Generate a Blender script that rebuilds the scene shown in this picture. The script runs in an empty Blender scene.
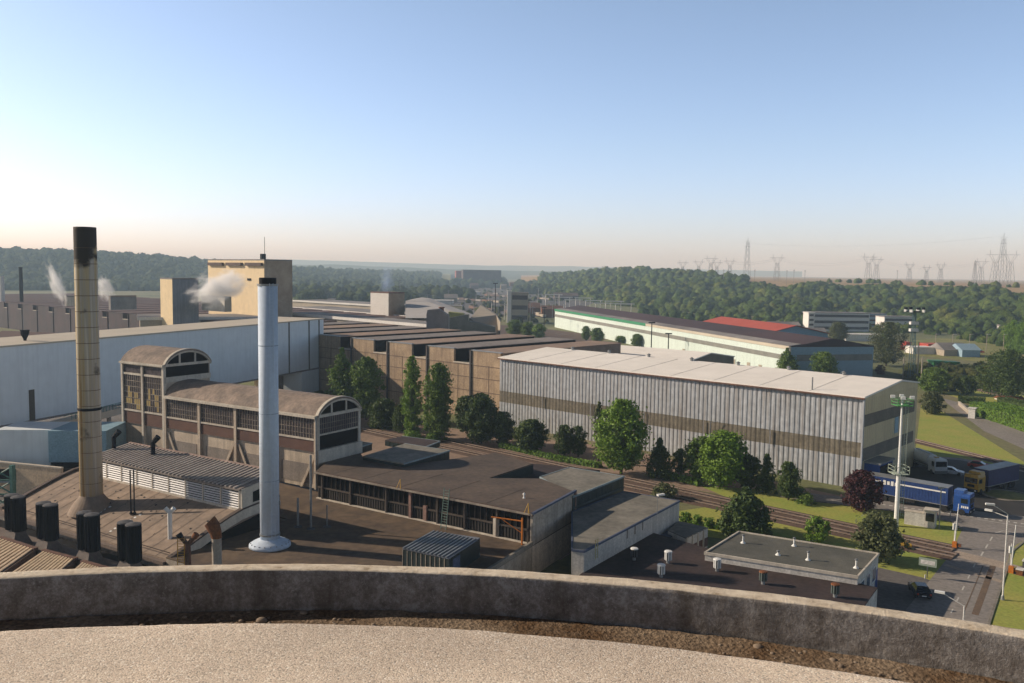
import bpy, bmesh, math, random
import numpy as np
from mathutils import Vector, noise as mnoise
random.seed(7); rng = np.random.default_rng(7)
C = bpy.context.scene.collection
PI = math.pi
rad = math.radians

# ------------------------------------------------------------------ camera model
F, CX, CY, H, YH = 860., 512., 341.5, 37., 272.
ROLL = rad(0.8); PITCH = math.atan((CY - YH) / F)
k_cr, k_sr, k_cp, k_sp = math.cos(ROLL), math.sin(ROLL), math.cos(PITCH), math.sin(PITCH)
def at(px, py, z=0.):
    """world point seen at a photo position, on the level z"""
    x, y = px - CX, py - CY
    xr, yr = k_cr*x + k_sr*y, -k_sr*x + k_cr*y
    X, Y, Z = xr, F*k_cp - yr*k_sp, -F*k_sp - yr*k_cp
    t = (z - H) / Z
    return (X*t, Y*t)
def proj(X, Y, Z):
    Zc = Z - H; f = Y*k_cp - Zc*k_sp; d = -(Y*k_sp + Zc*k_cp); k = F / f
    return (CX + k_cr*X*k - k_sr*d*k, CY + k_sr*X*k + k_cr*d*k)
def ztop(b, py):
    lo, hi = -5., 140.
    for _ in range(40):
        m = (lo + hi) / 2
        if proj(b[0], b[1], m)[1] > py: lo = m
        else: hi = m
    return lo
def atd(px, dist):
    """ground XY in the direction of a photo column at forward distance dist (level view)"""
    return ((px - CX) / F * dist, dist)
def D(az): return (math.sin(rad(az)), math.cos(rad(az)))
def azim(a, b): return math.degrees(math.atan2(b[0]-a[0], b[1]-a[1]))
def dist(a, b): return math.hypot(b[0]-a[0], b[1]-a[1])
def mv(p, az, s, az2=0, s2=0):
    d, e = D(az), D(az2); return (p[0] + d[0]*s + e[0]*s2, p[1] + d[1]*s + e[1]*s2)

# ------------------------------------------------------------------ materials
def lin(c): return tuple(c) + (1.,)
def M(name, c1, c2=None, sc=.3, fine=4., rough=.85, bump=.15, streak=0., metal=0., c3=None, spec=.3, fm=.45):
    m = bpy.data.materials.new(name); m.use_nodes = True
    nt = m.node_tree; N, L = nt.nodes, nt.links
    b = N['Principled BSDF']
    b.inputs['Roughness'].default_value = rough; b.inputs['Metallic'].default_value = metal
    b.inputs['Specular IOR Level'].default_value = spec
    c2 = c2 or tuple(v*.7 for v in c1); c3 = c3 or tuple(v*.45 for v in c1)
    tc = N.new('ShaderNodeTexCoord')
    n1 = N.new('ShaderNodeTexNoise'); n1.inputs['Scale'].default_value = sc; n1.inputs['Detail'].default_value = 8; n1.inputs['Roughness'].default_value = .65
    n2 = N.new('ShaderNodeTexNoise'); n2.inputs['Scale'].default_value = fine; n2.inputs['Detail'].default_value = 6
    L.new(tc.outputs['Object'], n1.inputs['Vector']); L.new(tc.outputs['Object'], n2.inputs['Vector'])
    r1 = N.new('ShaderNodeValToRGB'); r1.color_ramp.elements[0].position = .36; r1.color_ramp.elements[1].position = .64
    r1.color_ramp.elements[0].color = lin(c2); r1.color_ramp.elements[1].color = lin(c1)
    L.new(n1.outputs['Fac'], r1.inputs['Fac'])
    mx = N.new('ShaderNodeMix'); mx.data_type = 'RGBA'; mx.blend_type = 'MULTIPLY'; mx.inputs['Factor'].default_value = fm
    r2 = N.new('ShaderNodeValToRGB'); r2.color_ramp.elements[0].position = .3; r2.color_ramp.elements[1].position = .7
    r2.color_ramp.elements[0].color = (.45,.45,.45,1); r2.color_ramp.elements[1].color = (1.25,1.25,1.25,1)
    L.new(n2.outputs['Fac'], r2.inputs['Fac']); L.new(r1.outputs['Color'], mx.inputs['A']); L.new(r2.outputs['Color'], mx.inputs['B'])
    out = mx.outputs['Result']
    if streak:
        mp = N.new('ShaderNodeMapping'); mp.inputs['Scale'].default_value = (1.1, 1.1, .07)
        n3 = N.new('ShaderNodeTexNoise'); n3.inputs['Scale'].default_value = 1.3; n3.inputs['Detail'].default_value = 7
        L.new(tc.outputs['Object'], mp.inputs['Vector']); L.new(mp.outputs['Vector'], n3.inputs['Vector'])
        r3 = N.new('ShaderNodeValToRGB'); r3.color_ramp.elements[0].position = .46; r3.color_ramp.elements[1].position = .68
        r3.color_ramp.elements[0].color = (0,0,0,1); r3.color_ramp.elements[1].color = (streak,)*3 + (1,)
        L.new(n3.outputs['Fac'], r3.inputs['Fac'])
        m2 = N.new('ShaderNodeMix'); m2.data_type = 'RGBA'; m2.inputs['B'].default_value = lin(c3)
        L.new(r3.outputs['Color'], m2.inputs['Factor']); L.new(out, m2.inputs['A']); out = m2.outputs['Result']
    L.new(out, b.inputs['Base Color'])
    if bump:
        bp = N.new('ShaderNodeBump'); bp.inputs['Strength'].default_value = bump; bp.inputs['Distance'].default_value = .05
        L.new(n2.outputs['Fac'], bp.inputs['Height']); L.new(bp.outputs['Normal'], b.inputs['Normal'])
    return m
def glass(name, c, rough=.12):
    m = M(name, c, sc=.8, rough=rough, bump=.03, spec=.6); return m

m_concrete = M('concrete', (.62,.52,.40), (.48,.40,.31), fm=.3, streak=.6, bump=.4)
m_concrete_l = M('pale_concrete', (.66,.60,.50), (.52,.47,.39), fm=.3, streak=.4)
m_recess = M('grey_render', (.30,.26,.22), (.22,.19,.165), streak=.3)
m_brickdark = M('dark_red_brick', (.16,.085,.06), (.11,.06,.048), fine=9, bump=.4)
m_winold = M('dirty_old_glass', (.085,.068,.072), (.03,.024,.028), sc=1.6, fine=3, rough=.5, spec=.25)
m_winblack = M('dark_opening', (.012,.010,.010), (.006,.006,.006), sc=.9, rough=.8, spec=.1)
m_mull = M('weathered_mullion', (.40,.35,.28), (.2,.17,.14))
m_yboard = M('yellowed_board', (.42,.30,.10), (.30,.22,.10))
m_barrelroof = M('stained_barrel_roof', (.33,.255,.20), (.18,.145,.12), sc=.4, fine=2, streak=0, bump=.5)
m_brownroof = M('brown_felt_roof', (.135,.10,.074), (.085,.065,.051), sc=.2, fine=1.5, bump=.2)
m_terrace = M('brown_gravel_roof', (.165,.115,.072), (.085,.062,.046), sc=.22, fine=1.2, bump=.2)
m_greyroof = M('grey_felt_roof', (.27,.25,.205), (.17,.158,.13), sc=.22, fine=1.5, bump=.2)
m_gravelroof = M('gravelled_roof', (.15,.145,.12), (.09,.09,.075), sc=.2, fine=5, bump=.4)
m_darkroof = M('dark_brown_roof', (.062,.042,.038), (.036,.026,.025), sc=.25, fine=2)
m_tealroof = M('teal_glazing', (.035,.05,.048), (.02,.03,.03), sc=.6, rough=.35)
m_trimteal = M('pale_blue_trim', (.30,.36,.38), (.22,.28,.30))
m_trimblue = M('blue_trim', (.10,.12,.19), (.07,.09,.14))
m_pinkcol = M('pinkish_column', (.33,.20,.16), (.24,.15,.12))
m_rendergrey = M('rough_grey_render', (.50,.43,.35), (.38,.33,.27), sc=.5, fine=3, streak=.5, bump=.5)
m_whitewall = M('white_render', (.72,.69,.63), (.50,.48,.44), streak=.35)
m_greywall = M('grey_panel', (.62,.58,.52), (.50,.47,.42), streak=.5)
m_corr = M('galvanised_cladding', (.41,.43,.45), (.35,.37,.385), sc=.08, fine=1, rough=.55, streak=.6, c3=(.20,.17,.14), spec=.5, bump=.05)
m_olive = M('translucent_olive_band', (.19,.165,.12), (.12,.105,.075), sc=.5, fine=2, rough=.6, streak=.5)
m_shedroof = M('pale_shed_roof', (.88,.84,.77), (.83,.79,.72), sc=.05, fine=.3, rough=.8, bump=.0, fm=.12)
m_gable = M('tan_cladding', (.76,.64,.40), (.70,.58,.36), sc=.2, streak=.2, fm=.2)
m_gableband = M('dark_gable_band', (.22,.195,.15), (.17,.15,.12))
m_rust = M('rust', (.23,.085,.03), (.12,.05,.025), sc=1.5, fine=6, bump=.5)
m_rustroof = M('rusty_cap', (.20,.10,.07), (.08,.05,.04), sc=.5)
m_brickwall = M('ochre_brickwork', (.46,.34,.22), (.30,.22,.145), sc=.25, fine=3, streak=.45, c3=(.16,.10,.07))
m_sawroof = M('brown_sawtooth_roof', (.36,.25,.175), (.25,.185,.145), sc=.06, fine=.7, bump=.1)
m_sawroof_g = M('grey_sawtooth_roof', (.27,.235,.21), (.19,.17,.155), sc=.06, fine=.7, bump=.1)
m_redroof_far = M('reddish_far_roof', (.13,.075,.062), (.09,.06,.055), sc=.05)
m_bluewhite = M('pale_blue_cladding', (.80,.86,.87), (.76,.82,.83), sc=.04, fine=.5, fm=.1, rough=.6, streak=.12, bump=.03)
m_bwroof = M('cream_roof', (.56,.50,.40), (.50,.45,.36), sc=.1, fm=.2)
m_bluebox = M('turquoise_cladding', (.30,.46,.54), (.25,.40,.48), sc=.2, rough=.6)
m_green_steel = M('green_steel', (.10,.24,.20), (.07,.18,.15), rough=.5)
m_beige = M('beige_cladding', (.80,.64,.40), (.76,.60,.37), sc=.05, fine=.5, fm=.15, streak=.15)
m_beigeshade = M('shaded_beige_cladding', (.46,.36,.25), (.28,.2,.13), sc=.1)  # beige cladding with shade put into the colour, for unlit sides
m_steel = M('grey_steel', (.35,.36,.36), (.25,.26,.26), rough=.45, metal=.4)
m_bluechim = M('pale_blue_paint', (.60,.69,.80), (.55,.64,.75), sc=.25, fine=2, rough=.75, bump=.0, spec=.2, fm=.12, streak=.35, c3=(.36,.38,.40))
m_white = M('white_paint', (.80,.80,.77), (.74,.74,.70), sc=.6, rough=.5, bump=.0, fm=.15)
m_cream = M('cream_corrugated', (.66,.52,.36), (.52,.41,.29), sc=.7, fine=3)
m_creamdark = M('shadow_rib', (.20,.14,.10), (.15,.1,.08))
m_vent = M('dark_ventilator_steel', (.014,.015,.020), (.009,.010,.013), rough=.8, spec=.15)
m_ventcap = M('ventilator_cap', (.12,.12,.125), (.07,.07,.075))
m_vault = M('brown_vault_shell', (.36,.27,.20), (.24,.185,.14), sc=.22, fine=1.3, streak=.3, bump=.12, fm=.35)
m_ribroof = M('ribbed_fibre_roof', (.25,.215,.19), (.19,.165,.15), sc=.25, fine=2)
m_louvre = M('white_louvre', (.66,.65,.64), (.55,.55,.55), rough=.5)
m_asphalt = M('asphalt', (.30,.27,.245), (.24,.22,.20), sc=.09, fine=1.8, bump=.1)
m_asphalt_d = M('dark_asphalt', (.17,.155,.145), (.13,.12,.112), sc=.09, fine=1.8, bump=.1)
m_path = M('dirt_path', (.36,.255,.185), (.25,.18,.135), sc=.13, fine=1.5)
m_ballast = M('brown_ballast', (.14,.092,.068), (.10,.066,.05), sc=.3, fine=5, bump=.4)
m_sleeper = M('weathered_sleeper', (.16,.12,.09), (.09,.07,.055), sc=2)
m_rail = M('rusty_rail', (.42,.33,.27), (.32,.24,.19), rough=.4, metal=.3)
m_mark = M('road_paint', (.62,.60,.54), (.45,.43,.39), sc=1.5)
m_kerb = M('kerb_stone', (.30,.27,.22), (.20,.18,.15))
m_grass = M('mown_grass', (.27,.34,.06), (.38,.35,.085), sc=.12, fine=2.5, rough=.95, bump=.5)
m_drygrass = M('dry_grass', (.27,.25,.09), (.17,.19,.055), sc=.06, fine=1.2, rough=.95)
m_trunk = M('bark', (.10,.075,.055), (.07,.05,.04), fine=8)
m_red = M('red_paint', (.50,.06,.035), (.42,.05,.03), rough=.5)
m_redsheet = M('red_sheet_roof', (.46,.10,.07), (.38,.08,.055), sc=.05)
m_green = M('green_paint', (.05,.32,.07), (.04,.25,.06), rough=.5)
m_truckblue = M('blue_tarpaulin', (.018,.055,.20), (.014,.04,.16), rough=.45, bump=.05, spec=.5)
m_cabblue = M('blue_cab_paint', (.02,.08,.30), (.02,.07,.26), rough=.3, spec=.5)
m_navy = M('navy_tarpaulin', (.035,.045,.14), (.03,.035,.11), rough=.5)
m_yellow = M('yellow_paint', (.50,.30,.04), (.40,.23,.03), rough=.4)
m_orange = M('orange_paint', (.60,.19,.02), (.45,.14,.02), rough=.5)
m_black = M('black_rubber', (.02,.02,.02), (.015,.015,.015), rough=.8)
m_carglass = glass('car_glass', (.02,.025,.03))
m_cardark = M('dark_blue_car_paint', (.018,.022,.032), (.015,.018,.028), rough=.25, spec=.6, bump=0)
m_carwhite = M('white_car_paint', (.72,.72,.72), (.7,.7,.7), rough=.3, bump=0)
m_soot = M('soot', (.03,.026,.024), (.018,.016,.015))
m_hall_w = M('mint_white_cladding', (.66,.76,.70), (.62,.72,.66), sc=.03, streak=.2)
m_hall_g = M('green_fascia', (.05,.26,.13), (.04,.22,.11))
m_hall_band = M('glazed_strip', (.26,.26,.23), (.2,.2,.18), sc=.3)
m_hall_roof = M('dark_purple_roof', (.075,.045,.05), (.05,.035,.04), sc=.04)
m_hall_blue = M('blue_gable_cladding', (.30,.43,.52), (.26,.38,.46), sc=.05)
m_farwall = M('far_beige_wall', (.42,.36,.28), (.34,.30,.24), sc=.1)
m_farwhite = M('far_white_wall', (.76,.74,.70), (.66,.64,.6), sc=.1)
m_farroof = M('far_grey_roof', (.30,.28,.265), (.16,.15,.145), sc=.05)
m_farbrown = M('far_brown_steel', (.13,.09,.075), (.09,.065,.055), sc=.1)
m_lattice = M('pylon_steel', (.30,.30,.31), (.26,.26,.27), rough=.6)
m_graywall = M('mauve_grey_wall', (.085,.06,.065), (.055,.048,.052), sc=.1, streak=.4)

def leafmat(name, a, b, tr=.25):
    m = bpy.data.materials.new(name); m.use_nodes = True
    N, L = m.node_tree.nodes, m.node_tree.links
    p = N['Principled BSDF']; p.inputs['Roughness'].default_value = .6; p.inputs['Specular IOR Level'].default_value = .25
    tc = N.new('ShaderNodeTexCoord')
    n = N.new('ShaderNodeTexNoise'); n.inputs['Scale'].default_value = .55; n.inputs['Detail'].default_value = 5; n.inputs['Roughness'].default_value = .8
    L.new(tc.outputs['Object'], n.inputs['Vector'])
    r = N.new('ShaderNodeValToRGB'); r.color_ramp.elements[0].position = .32; r.color_ramp.elements[1].position = .68
    r.color_ramp.elements[0].color = lin(a); r.color_ramp.elements[1].color = lin(b)
    L.new(n.outputs['Fac'], r.inputs['Fac']); L.new(r.outputs['Color'], p.inputs['Base Color'])
    t = N.new('ShaderNodeBsdfTranslucent'); L.new(r.outputs['Color'], t.inputs['Color'])
    mx = N.new('ShaderNodeMixShader'); mx.inputs[0].default_value = tr
    L.new(p.outputs[0], mx.inputs[1]); L.new(t.outputs[0], mx.inputs[2]); L.new(mx.outputs[0], N['Material Output'].inputs['Surface'])
    return m
lf_mid = leafmat('mid_green_leaves', (.075,.13,.024), (.19,.29,.05))
lf_bright = leafmat('bright_green_leaves', (.10,.18,.022), (.24,.38,.05))
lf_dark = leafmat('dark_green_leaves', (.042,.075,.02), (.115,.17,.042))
lf_olive = leafmat('olive_leaves', (.075,.088,.036), (.15,.175,.07))
lf_purple = leafmat('purple_leaves', (.045,.015,.018), (.10,.032,.035))
lf_hedge = leafmat('hedge_leaves', (.11,.20,.025), (.20,.34,.045))

# ------------------------------------------------------------------ mesh builder
ORG = {}
class Fr:
    """local frame: s along azimuth az, d to the right of it (az+90), z up"""
    def __init__(self, o, az): self.o = o; self.a = D(az); self.b = D(az + 90); self.az = az
    def p(self, s, d, z): return (self.o[0] + self.a[0]*s + self.b[0]*d, self.o[1] + self.a[1]*s + self.b[1]*d, z)
W0 = Fr((0, 0), 90)
class MB:
    def __init__(self): self.v = []; self.f = []
    def quad(self, *ps):
        n = len(self.v); self.v += [tuple(p) for p in ps]; self.f.append(tuple(range(n, n + len(ps)))); return self
    def box(self, fr, s0, s1, d0, d1, z0, z1):
        n = len(self.v)
        for z in (z0, z1):
            for s, d in ((s0,d0),(s1,d0),(s1,d1),(s0,d1)): self.v.append(fr.p(s, d, z))
        self.f += [tuple(n+i for i in q) for q in ((0,1,2,3),(7,6,5,4),(0,4,5,1),(1,5,6,2),(2,6,7,3),(3,7,4,0))]; return self
    def prism(self, poly, z0, z1, top=True, bot=True, sides=True):
        n = len(self.v); k = len(poly)
        self.v += [(p[0], p[1], z0 if len(p) < 3 else p[2] + z0) for p in poly] + [(p[0], p[1], z1 if len(p) < 3 else p[2] + z1) for p in poly]
        if sides: self.f += [(n+i, n+(i+1) % k, n+k+(i+1) % k, n+k+i) for i in range(k)]
        if top: self.f.append(tuple(n+k+i for i in range(k)))
        if bot: self.f.append(tuple(n+i for i in reversed(range(k))))
        return self
    def extr(self, fr, prof, s0, s1, cap=True):
        """closed profile [(d,z)] swept along s"""
        n = len(self.v); k = len(prof)
        self.v += [fr.p(s0, d, z) for d, z in prof] + [fr.p(s1, d, z) for d, z in prof]
        self.f += [(n+i, n+(i+1) % k, n+k+(i+1) % k, n+k+i) for i in range(k)]
        if cap: self.f += [tuple(n+i for i in reversed(range(k))), tuple(n+k+i for i in range(k))]
        return self
    def tube(self, a, b, r0, r1=None, n=8, cap=True):
        r1 = r0 if r1 is None else r1
        a, b = Vector(a), Vector(b); ax = (b - a).normalized()
        u = ax.orthogonal().normalized(); w = ax.cross(u); k = len(self.v)
        for c, r in ((a, r0), (b, r1)):
            for i in range(n):
                t = 2*PI*i/n; q = c + u*math.cos(t)*r + w*math.sin(t)*r; self.v.append(tuple(q))
        self.f += [(k+i, k+(i+1) % n, k+n+(i+1) % n, k+n+i) for i in range(n)]
        if cap: self.f += [tuple(k+i for i in reversed(range(n))), tuple(k+n+i for i in range(n))]
        return self
    def lathe(self, c, prof, n=24, squash=1.):
        k = len(self.v)
        for r, z in prof:
            for i in range(n):
                t = 2*PI*i/n; self.v.append((c[0]+r*math.cos(t), c[1]+r*math.sin(t)*squash, z))
        for j in range(len(prof)-1):
            self.f += [(k+j*n+i, k+j*n+(i+1) % n, k+(j+1)*n+(i+1) % n, k+(j+1)*n+i) for i in range(n)]
        self.f += [tuple(k+i for i in reversed(range(n))), tuple(k+(len(prof)-1)*n+i for i in range(n))]
        return self
    def build(self, name, mat, parent=None, smooth=False):
        o = ORG.get(parent.name, (0,0,0)) if parent else (0,0,0)
        if parent is None and self.v:
            arr = np.array(self.v); o = (float(arr[:,0].mean()), float(arr[:,1].mean()), float(arr[:,2].min()))
        me = bpy.data.meshes.new(name)
        me.from_pydata([(x-o[0], y-o[1], z-o[2]) for x, y, z in self.v], [], self.f)
        bm = bmesh.new(); bm.from_mesh(me); bmesh.ops.recalc_face_normals(bm, faces=bm.faces); bm.to_mesh(me); bm.free()
        me.materials.append(mat)
        if smooth: me.polygons.foreach_set('use_smooth', [True]*len(me.polygons))
        ob = bpy.data.objects.new(name, me); C.objects.link(ob)
        if parent is None: ob.location = o
        else: ob.parent = parent
        ORG[ob.name] = o
        return ob
def tag(o, label=None, cat=None, group=None, kind=None):
    if label: o['label'] = label
    if cat: o['category'] = cat
    if group: o['group'] = group
    if kind: o['kind'] = kind
    return o
def thing(name, label, cat, loc, group=None):
    o = bpy.data.objects.new(name, None); C.objects.link(o)
    z = loc[2] if len(loc) > 2 else 0.
    o.location = (loc[0], loc[1], z); ORG[o.name] = (loc[0], loc[1], z)
    return tag(o, label, cat, group)
def fast_mesh(name, V, Q, mat, parent=None, loc=None, smooth=False):
    """numpy vertices and faces of equal size"""
    o = ORG.get(parent.name, (0,0,0)) if parent else (loc or (0,0,0))
    V = np.asarray(V, dtype=np.float32) - np.array(o, dtype=np.float32); Q = np.asarray(Q, dtype=np.int32)
    k = Q.shape[1]; me = bpy.data.meshes.new(name)
    me.vertices.add(len(V)); me.vertices.foreach_set('co', V.ravel())
    me.loops.add(Q.size); me.loops.foreach_set('vertex_index', Q.ravel())
    me.polygons.add(len(Q)); me.polygons.foreach_set('loop_start', np.arange(0, Q.size, k, dtype=np.int32))
    me.polygons.foreach_set('loop_total', np.full(len(Q), k, dtype=np.int32))
    if smooth: me.polygons.foreach_set('use_smooth', np.ones(len(Q), dtype=bool))
    me.update(calc_edges=True); me.materials.append(mat)
    ob = bpy.data.objects.new(name, me); C.objects.link(ob)
    if parent: ob.parent = parent
    else: ob.location = o
    ORG[ob.name] = o
    return ob
def copy_tree(o, delta, label=None, parent=None):
    c = o.copy(); C.objects.link(c)
    if parent is None:
        c.location = (o.location.x + delta[0], o.location.y + delta[1], o.location.z + delta[2])
        if label: c['label'] = label
    else: c.parent = parent
    for ch in list(o.children): copy_tree(ch, delta, None, c)
    return c
def sheet(name, pts, z, mat, px=True):
    P = [at(x, y, z) for x, y in pts] if px else pts
    o = MB().quad(*[(p[0], p[1], z) for p in P]).build(name, mat)
    return tag(o, kind='structure')

# ------------------------------------------------------------------ sky, sun, haze
SUN_AZ, SUN_EL = -77., 25.5
w = bpy.data.worlds.new('World'); bpy.context.scene.world = w; w.use_nodes = True
wn, wl = w.node_tree.nodes, w.node_tree.links
sky = wn.new('ShaderNodeTexSky'); sky.sky_type = 'NISHITA'; sky.sun_disc = False
sky.sun_elevation = rad(SUN_EL); sky.sun_rotation = rad(SUN_AZ)
sky.air_density = 1.0; sky.dust_density = .9; sky.ozone_density = 1.0; sky.altitude = 60
bg = wn['Background']; bg.inputs['Strength'].default_value = .15
wtc = wn.new('ShaderNodeTexCoord'); wsx = wn.new('ShaderNodeSeparateXYZ'); wl.new(wtc.outputs['Generated'], wsx.inputs[0])
wr = wn.new('ShaderNodeValToRGB'); we = wr.color_ramp.elements   # pale hazy horizon, deeper zenith
we[0].position = 0.; we[0].color = (1.14,1.18,1.72,1); we[1].position = .47; we[1].color = (.13,.13,.16,1)
we.new(.14).color = (1.13,1.15,1.38,1); we.new(.35).color = (1.12,1.09,1.13,1)
wl.new(wsx.outputs['Z'], wr.inputs['Fac'])
wy = wn.new('ShaderNodeMapRange'); wy.inputs['From Min'].default_value = -.55; wy.inputs['From Max'].default_value = .15; wy.inputs['To Min'].default_value = .62; wl.new(wsx.outputs['Y'], wy.inputs['Value'])
wv = wn.new('ShaderNodeVectorMath'); wv.operation = 'SCALE'; wl.new(sky.outputs[0], wv.inputs[0]); wl.new(wy.outputs[0], wv.inputs['Scale'])
wm = wn.new('ShaderNodeMix'); wm.data_type = 'RGBA'; wm.blend_type = 'MULTIPLY'; wm.inputs['Factor'].default_value = 1.
wl.new(wv.outputs[0], wm.inputs['A']); wl.new(wr.outputs['Color'], wm.inputs['B']); wl.new(wm.outputs['Result'], bg.inputs['Color'])
sd = Vector((math.sin(rad(SUN_AZ))*math.cos(rad(SUN_EL)), math.cos(rad(SUN_AZ))*math.cos(rad(SUN_EL)), math.sin(rad(SUN_EL))))
li = bpy.data.lights.new('sun', 'SUN'); li.energy = 5.0; li.angle = rad(.55); li.color = (1., .86, .70)
lo = bpy.data.objects.new('sun', li); C.objects.link(lo); lo.rotation_euler = sd.to_track_quat('Z', 'Y').to_euler()

hz = MB().box(W0, -9000, 9000, -11000, 400, -30, 170).build('haze', None) if False else None
mh = bpy.data.materials.new('haze_air'); mh.use_nodes = True
N, L = mh.node_tree.nodes, mh.node_tree.links
N.remove(N['Principled BSDF'])
vs = N.new('ShaderNodeVolumeScatter'); vs.inputs['Color'].default_value = (.58,.79,1.,1); vs.inputs['Density'].default_value = .00021; vs.inputs['Anisotropy'].default_value = .1
L.new(vs.outputs[0], N['Material Output'].inputs['Volume'])
HAZE = True
if HAZE:
    hb = MB().box(W0, -9000, 9000, -12000, 500, -40, 180).build('haze', mh)
    tag(hb, 'pale morning haze lying over the valley', 'haze', kind='structure')

# ------------------------------------------------------------------ camera
cam = bpy.data.cameras.new('camera'); co = bpy.data.objects.new('camera', cam); C.objects.link(co)
co.location = (0, 0, H); cam.sensor_width = 36; cam.lens = F/1024*36; cam.clip_end = 30000; cam.clip_start = .1
from mathutils import Matrix
fwd = Vector((0, k_cp, -k_sp)); right0 = Vector((1, 0, 0)); up0 = right0.cross(fwd)
# image turned clockwise by ROLL: camera turned the other way
right = right0*k_cr + up0*k_sr; up = up0*k_cr - right0*k_sr
Rm = Matrix((right, up, -fwd)).transposed()
co.rotation_euler = Rm.to_euler()
bpy.context.scene.camera = co
bpy.context.scene.view_settings.view_transform = 'Standard'
bpy.context.scene.cycles.volume_bounces = 4
bpy.context.scene.cycles.max_bounces = 6
bpy.context.scene.cycles.use_denoising = True

exec_parts = True
# ================================================================== GROUND
def ground_mat():
    m = bpy.data.materials.new('valley_ground'); m.use_nodes = True
    N, L = m.node_tree.nodes, m.node_tree.links; b = N['Principled BSDF']; b.inputs['Roughness'].default_value = .95
    tc = N.new('ShaderNodeTexCoord')
    n1 = N.new('ShaderNodeTexNoise'); n1.inputs['Scale'].default_value = .012; n1.inputs['Detail'].default_value = 9; n1.inputs['Roughness'].default_value = .7
    n2 = N.new('ShaderNodeTexNoise'); n2.inputs['Scale'].default_value = .9; n2.inputs['Detail'].default_value = 7
    L.new(tc.outputs['Object'], n1.inputs['Vector']); L.new(tc.outputs['Object'], n2.inputs['Vector'])
    r = N.new('ShaderNodeValToRGB'); e = r.color_ramp.elements
    e[0].position = .36; e[0].color = (.075,.10,.032,1); e[1].position = .66; e[1].color = (.22,.18,.10,1)
    x = e.new(.5); x.color = (.16,.17,.06,1)
    L.new(n1.outputs['Fac'], r.inputs['Fac'])
    mx = N.new('ShaderNodeMix'); mx.data_type = 'RGBA'; mx.blend_type = 'MULTIPLY'; mx.inputs['Factor'].default_value = .6
    r2 = N.new('ShaderNodeValToRGB'); r2.color_ramp.elements[0].position = .3; r2.color_ramp.elements[1].position = .7
    r2.color_ramp.elements[0].color = (.5,.5,.5,1); r2.color_ramp.elements[1].color = (1.2,1.2,1.2,1)
    L.new(n2.outputs['Fac'], r2.inputs['Fac']); L.new(r.outputs['Color'], mx.inputs['A']); L.new(r2.outputs['Color'], mx.inputs['B'])
    L.new(mx.outputs['Result'], b.inputs['Base Color'])
    return m
m_ground = ground_mat()
g = MB().quad((-12000,-600,0),(12000,-600,0),(12000,14000,0),(-12000,14000,0)).build('ground', m_ground)
tag(g, kind='structure')
U, V = -47., 43.     # directions of the tracks and of the sheds
# yard and dirt path along the tree line
sheet('path', [(330,414),(620,448),(870,502),(1000,528),(1010,556),(870,525),(720,494),(600,474),(480,452),(330,426)], .004, m_path)
sheet('yard', [(300,418),(420,432),(560,462),(700,490),(640,510),(560,560),(300,500)], .008, m_path)
sheet('verge', [(672,512),(720,505),(800,522),(880,543),(958,560),(965,571),(930,580),(872,566),(780,548),(672,531)], .010, m_grass)
sheet('lawn', [(700,486),(780,490),(850,500),(892,509),(948,517),(968,530),(955,548),(900,538),(820,520),(740,503)], .012, m_grass)
sheet('yard', [(-300,400),(330,393),(330,430),(318,540),(-300,560)], .02, m_asphalt_d)
# roads
sheet('junction', [(770,488),(866,500),(872,484),(915,455),(960,458),(1024,470),(1100,480),(1120,560),(1024,541),(968,533),(952,522),(890,511),(800,500)], .016, m_asphalt)
sheet('road', [(896,622),(950,555),(962,530),(975,515),(1060,528),(1018,552),(995,628)], .020, m_asphalt)
sheet('parking', [(872,566),(925,578),(952,590),(935,640),(860,640),(820,600)], .014, m_asphalt_d)
sheet('field_lawn', [(921,405),(940,410),(1024,462),(1200,520),(1200,540),(1024,482),(985,475),(945,462),(915,455)], .012, m_grass)
sheet('lawn_strip', [(1012,548),(1035,533),(1300,600),(1300,720),(985,636)], .024, m_grass)
sheet('road_branch', [(942,398),(948,404),(984,431),(1024,449),(1120,490),(1120,466),(1024,428),(975,408),(958,402)], .018, m_asphalt)
sheet('meadow', [(918,378),(950,376),(1024,396),(1200,430),(1200,470),(1024,424),(975,404),(940,392)], .006, m_grass)
sheet('far_lawn', [(880,352),(1024,366),(1300,400),(1300,370),(1024,344),(940,338),(890,342)], .006, m_drygrass)
sheet('far_road', [(905,382),(965,388),(1024,402),(1024,398),(968,384),(905,377)], .012, m_path)
sheet('far_street', [(928,364),(1024,378),(1100,390),(1100,386),(1024,374),(928,361)], .012, m_asphalt)
sheet('lorry_yard', [(866,494),(874,484),(915,457),(960,460),(1024,472),(1100,482),(1110,528),(1024,516.5),(975,511),(905,505)], .020, M('dark_asphalt_with_shade',(.055,.052,.05),(.035,.034,.034),sc=.2))  # dark asphalt, darkened further to paint in the shed's shadow
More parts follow.
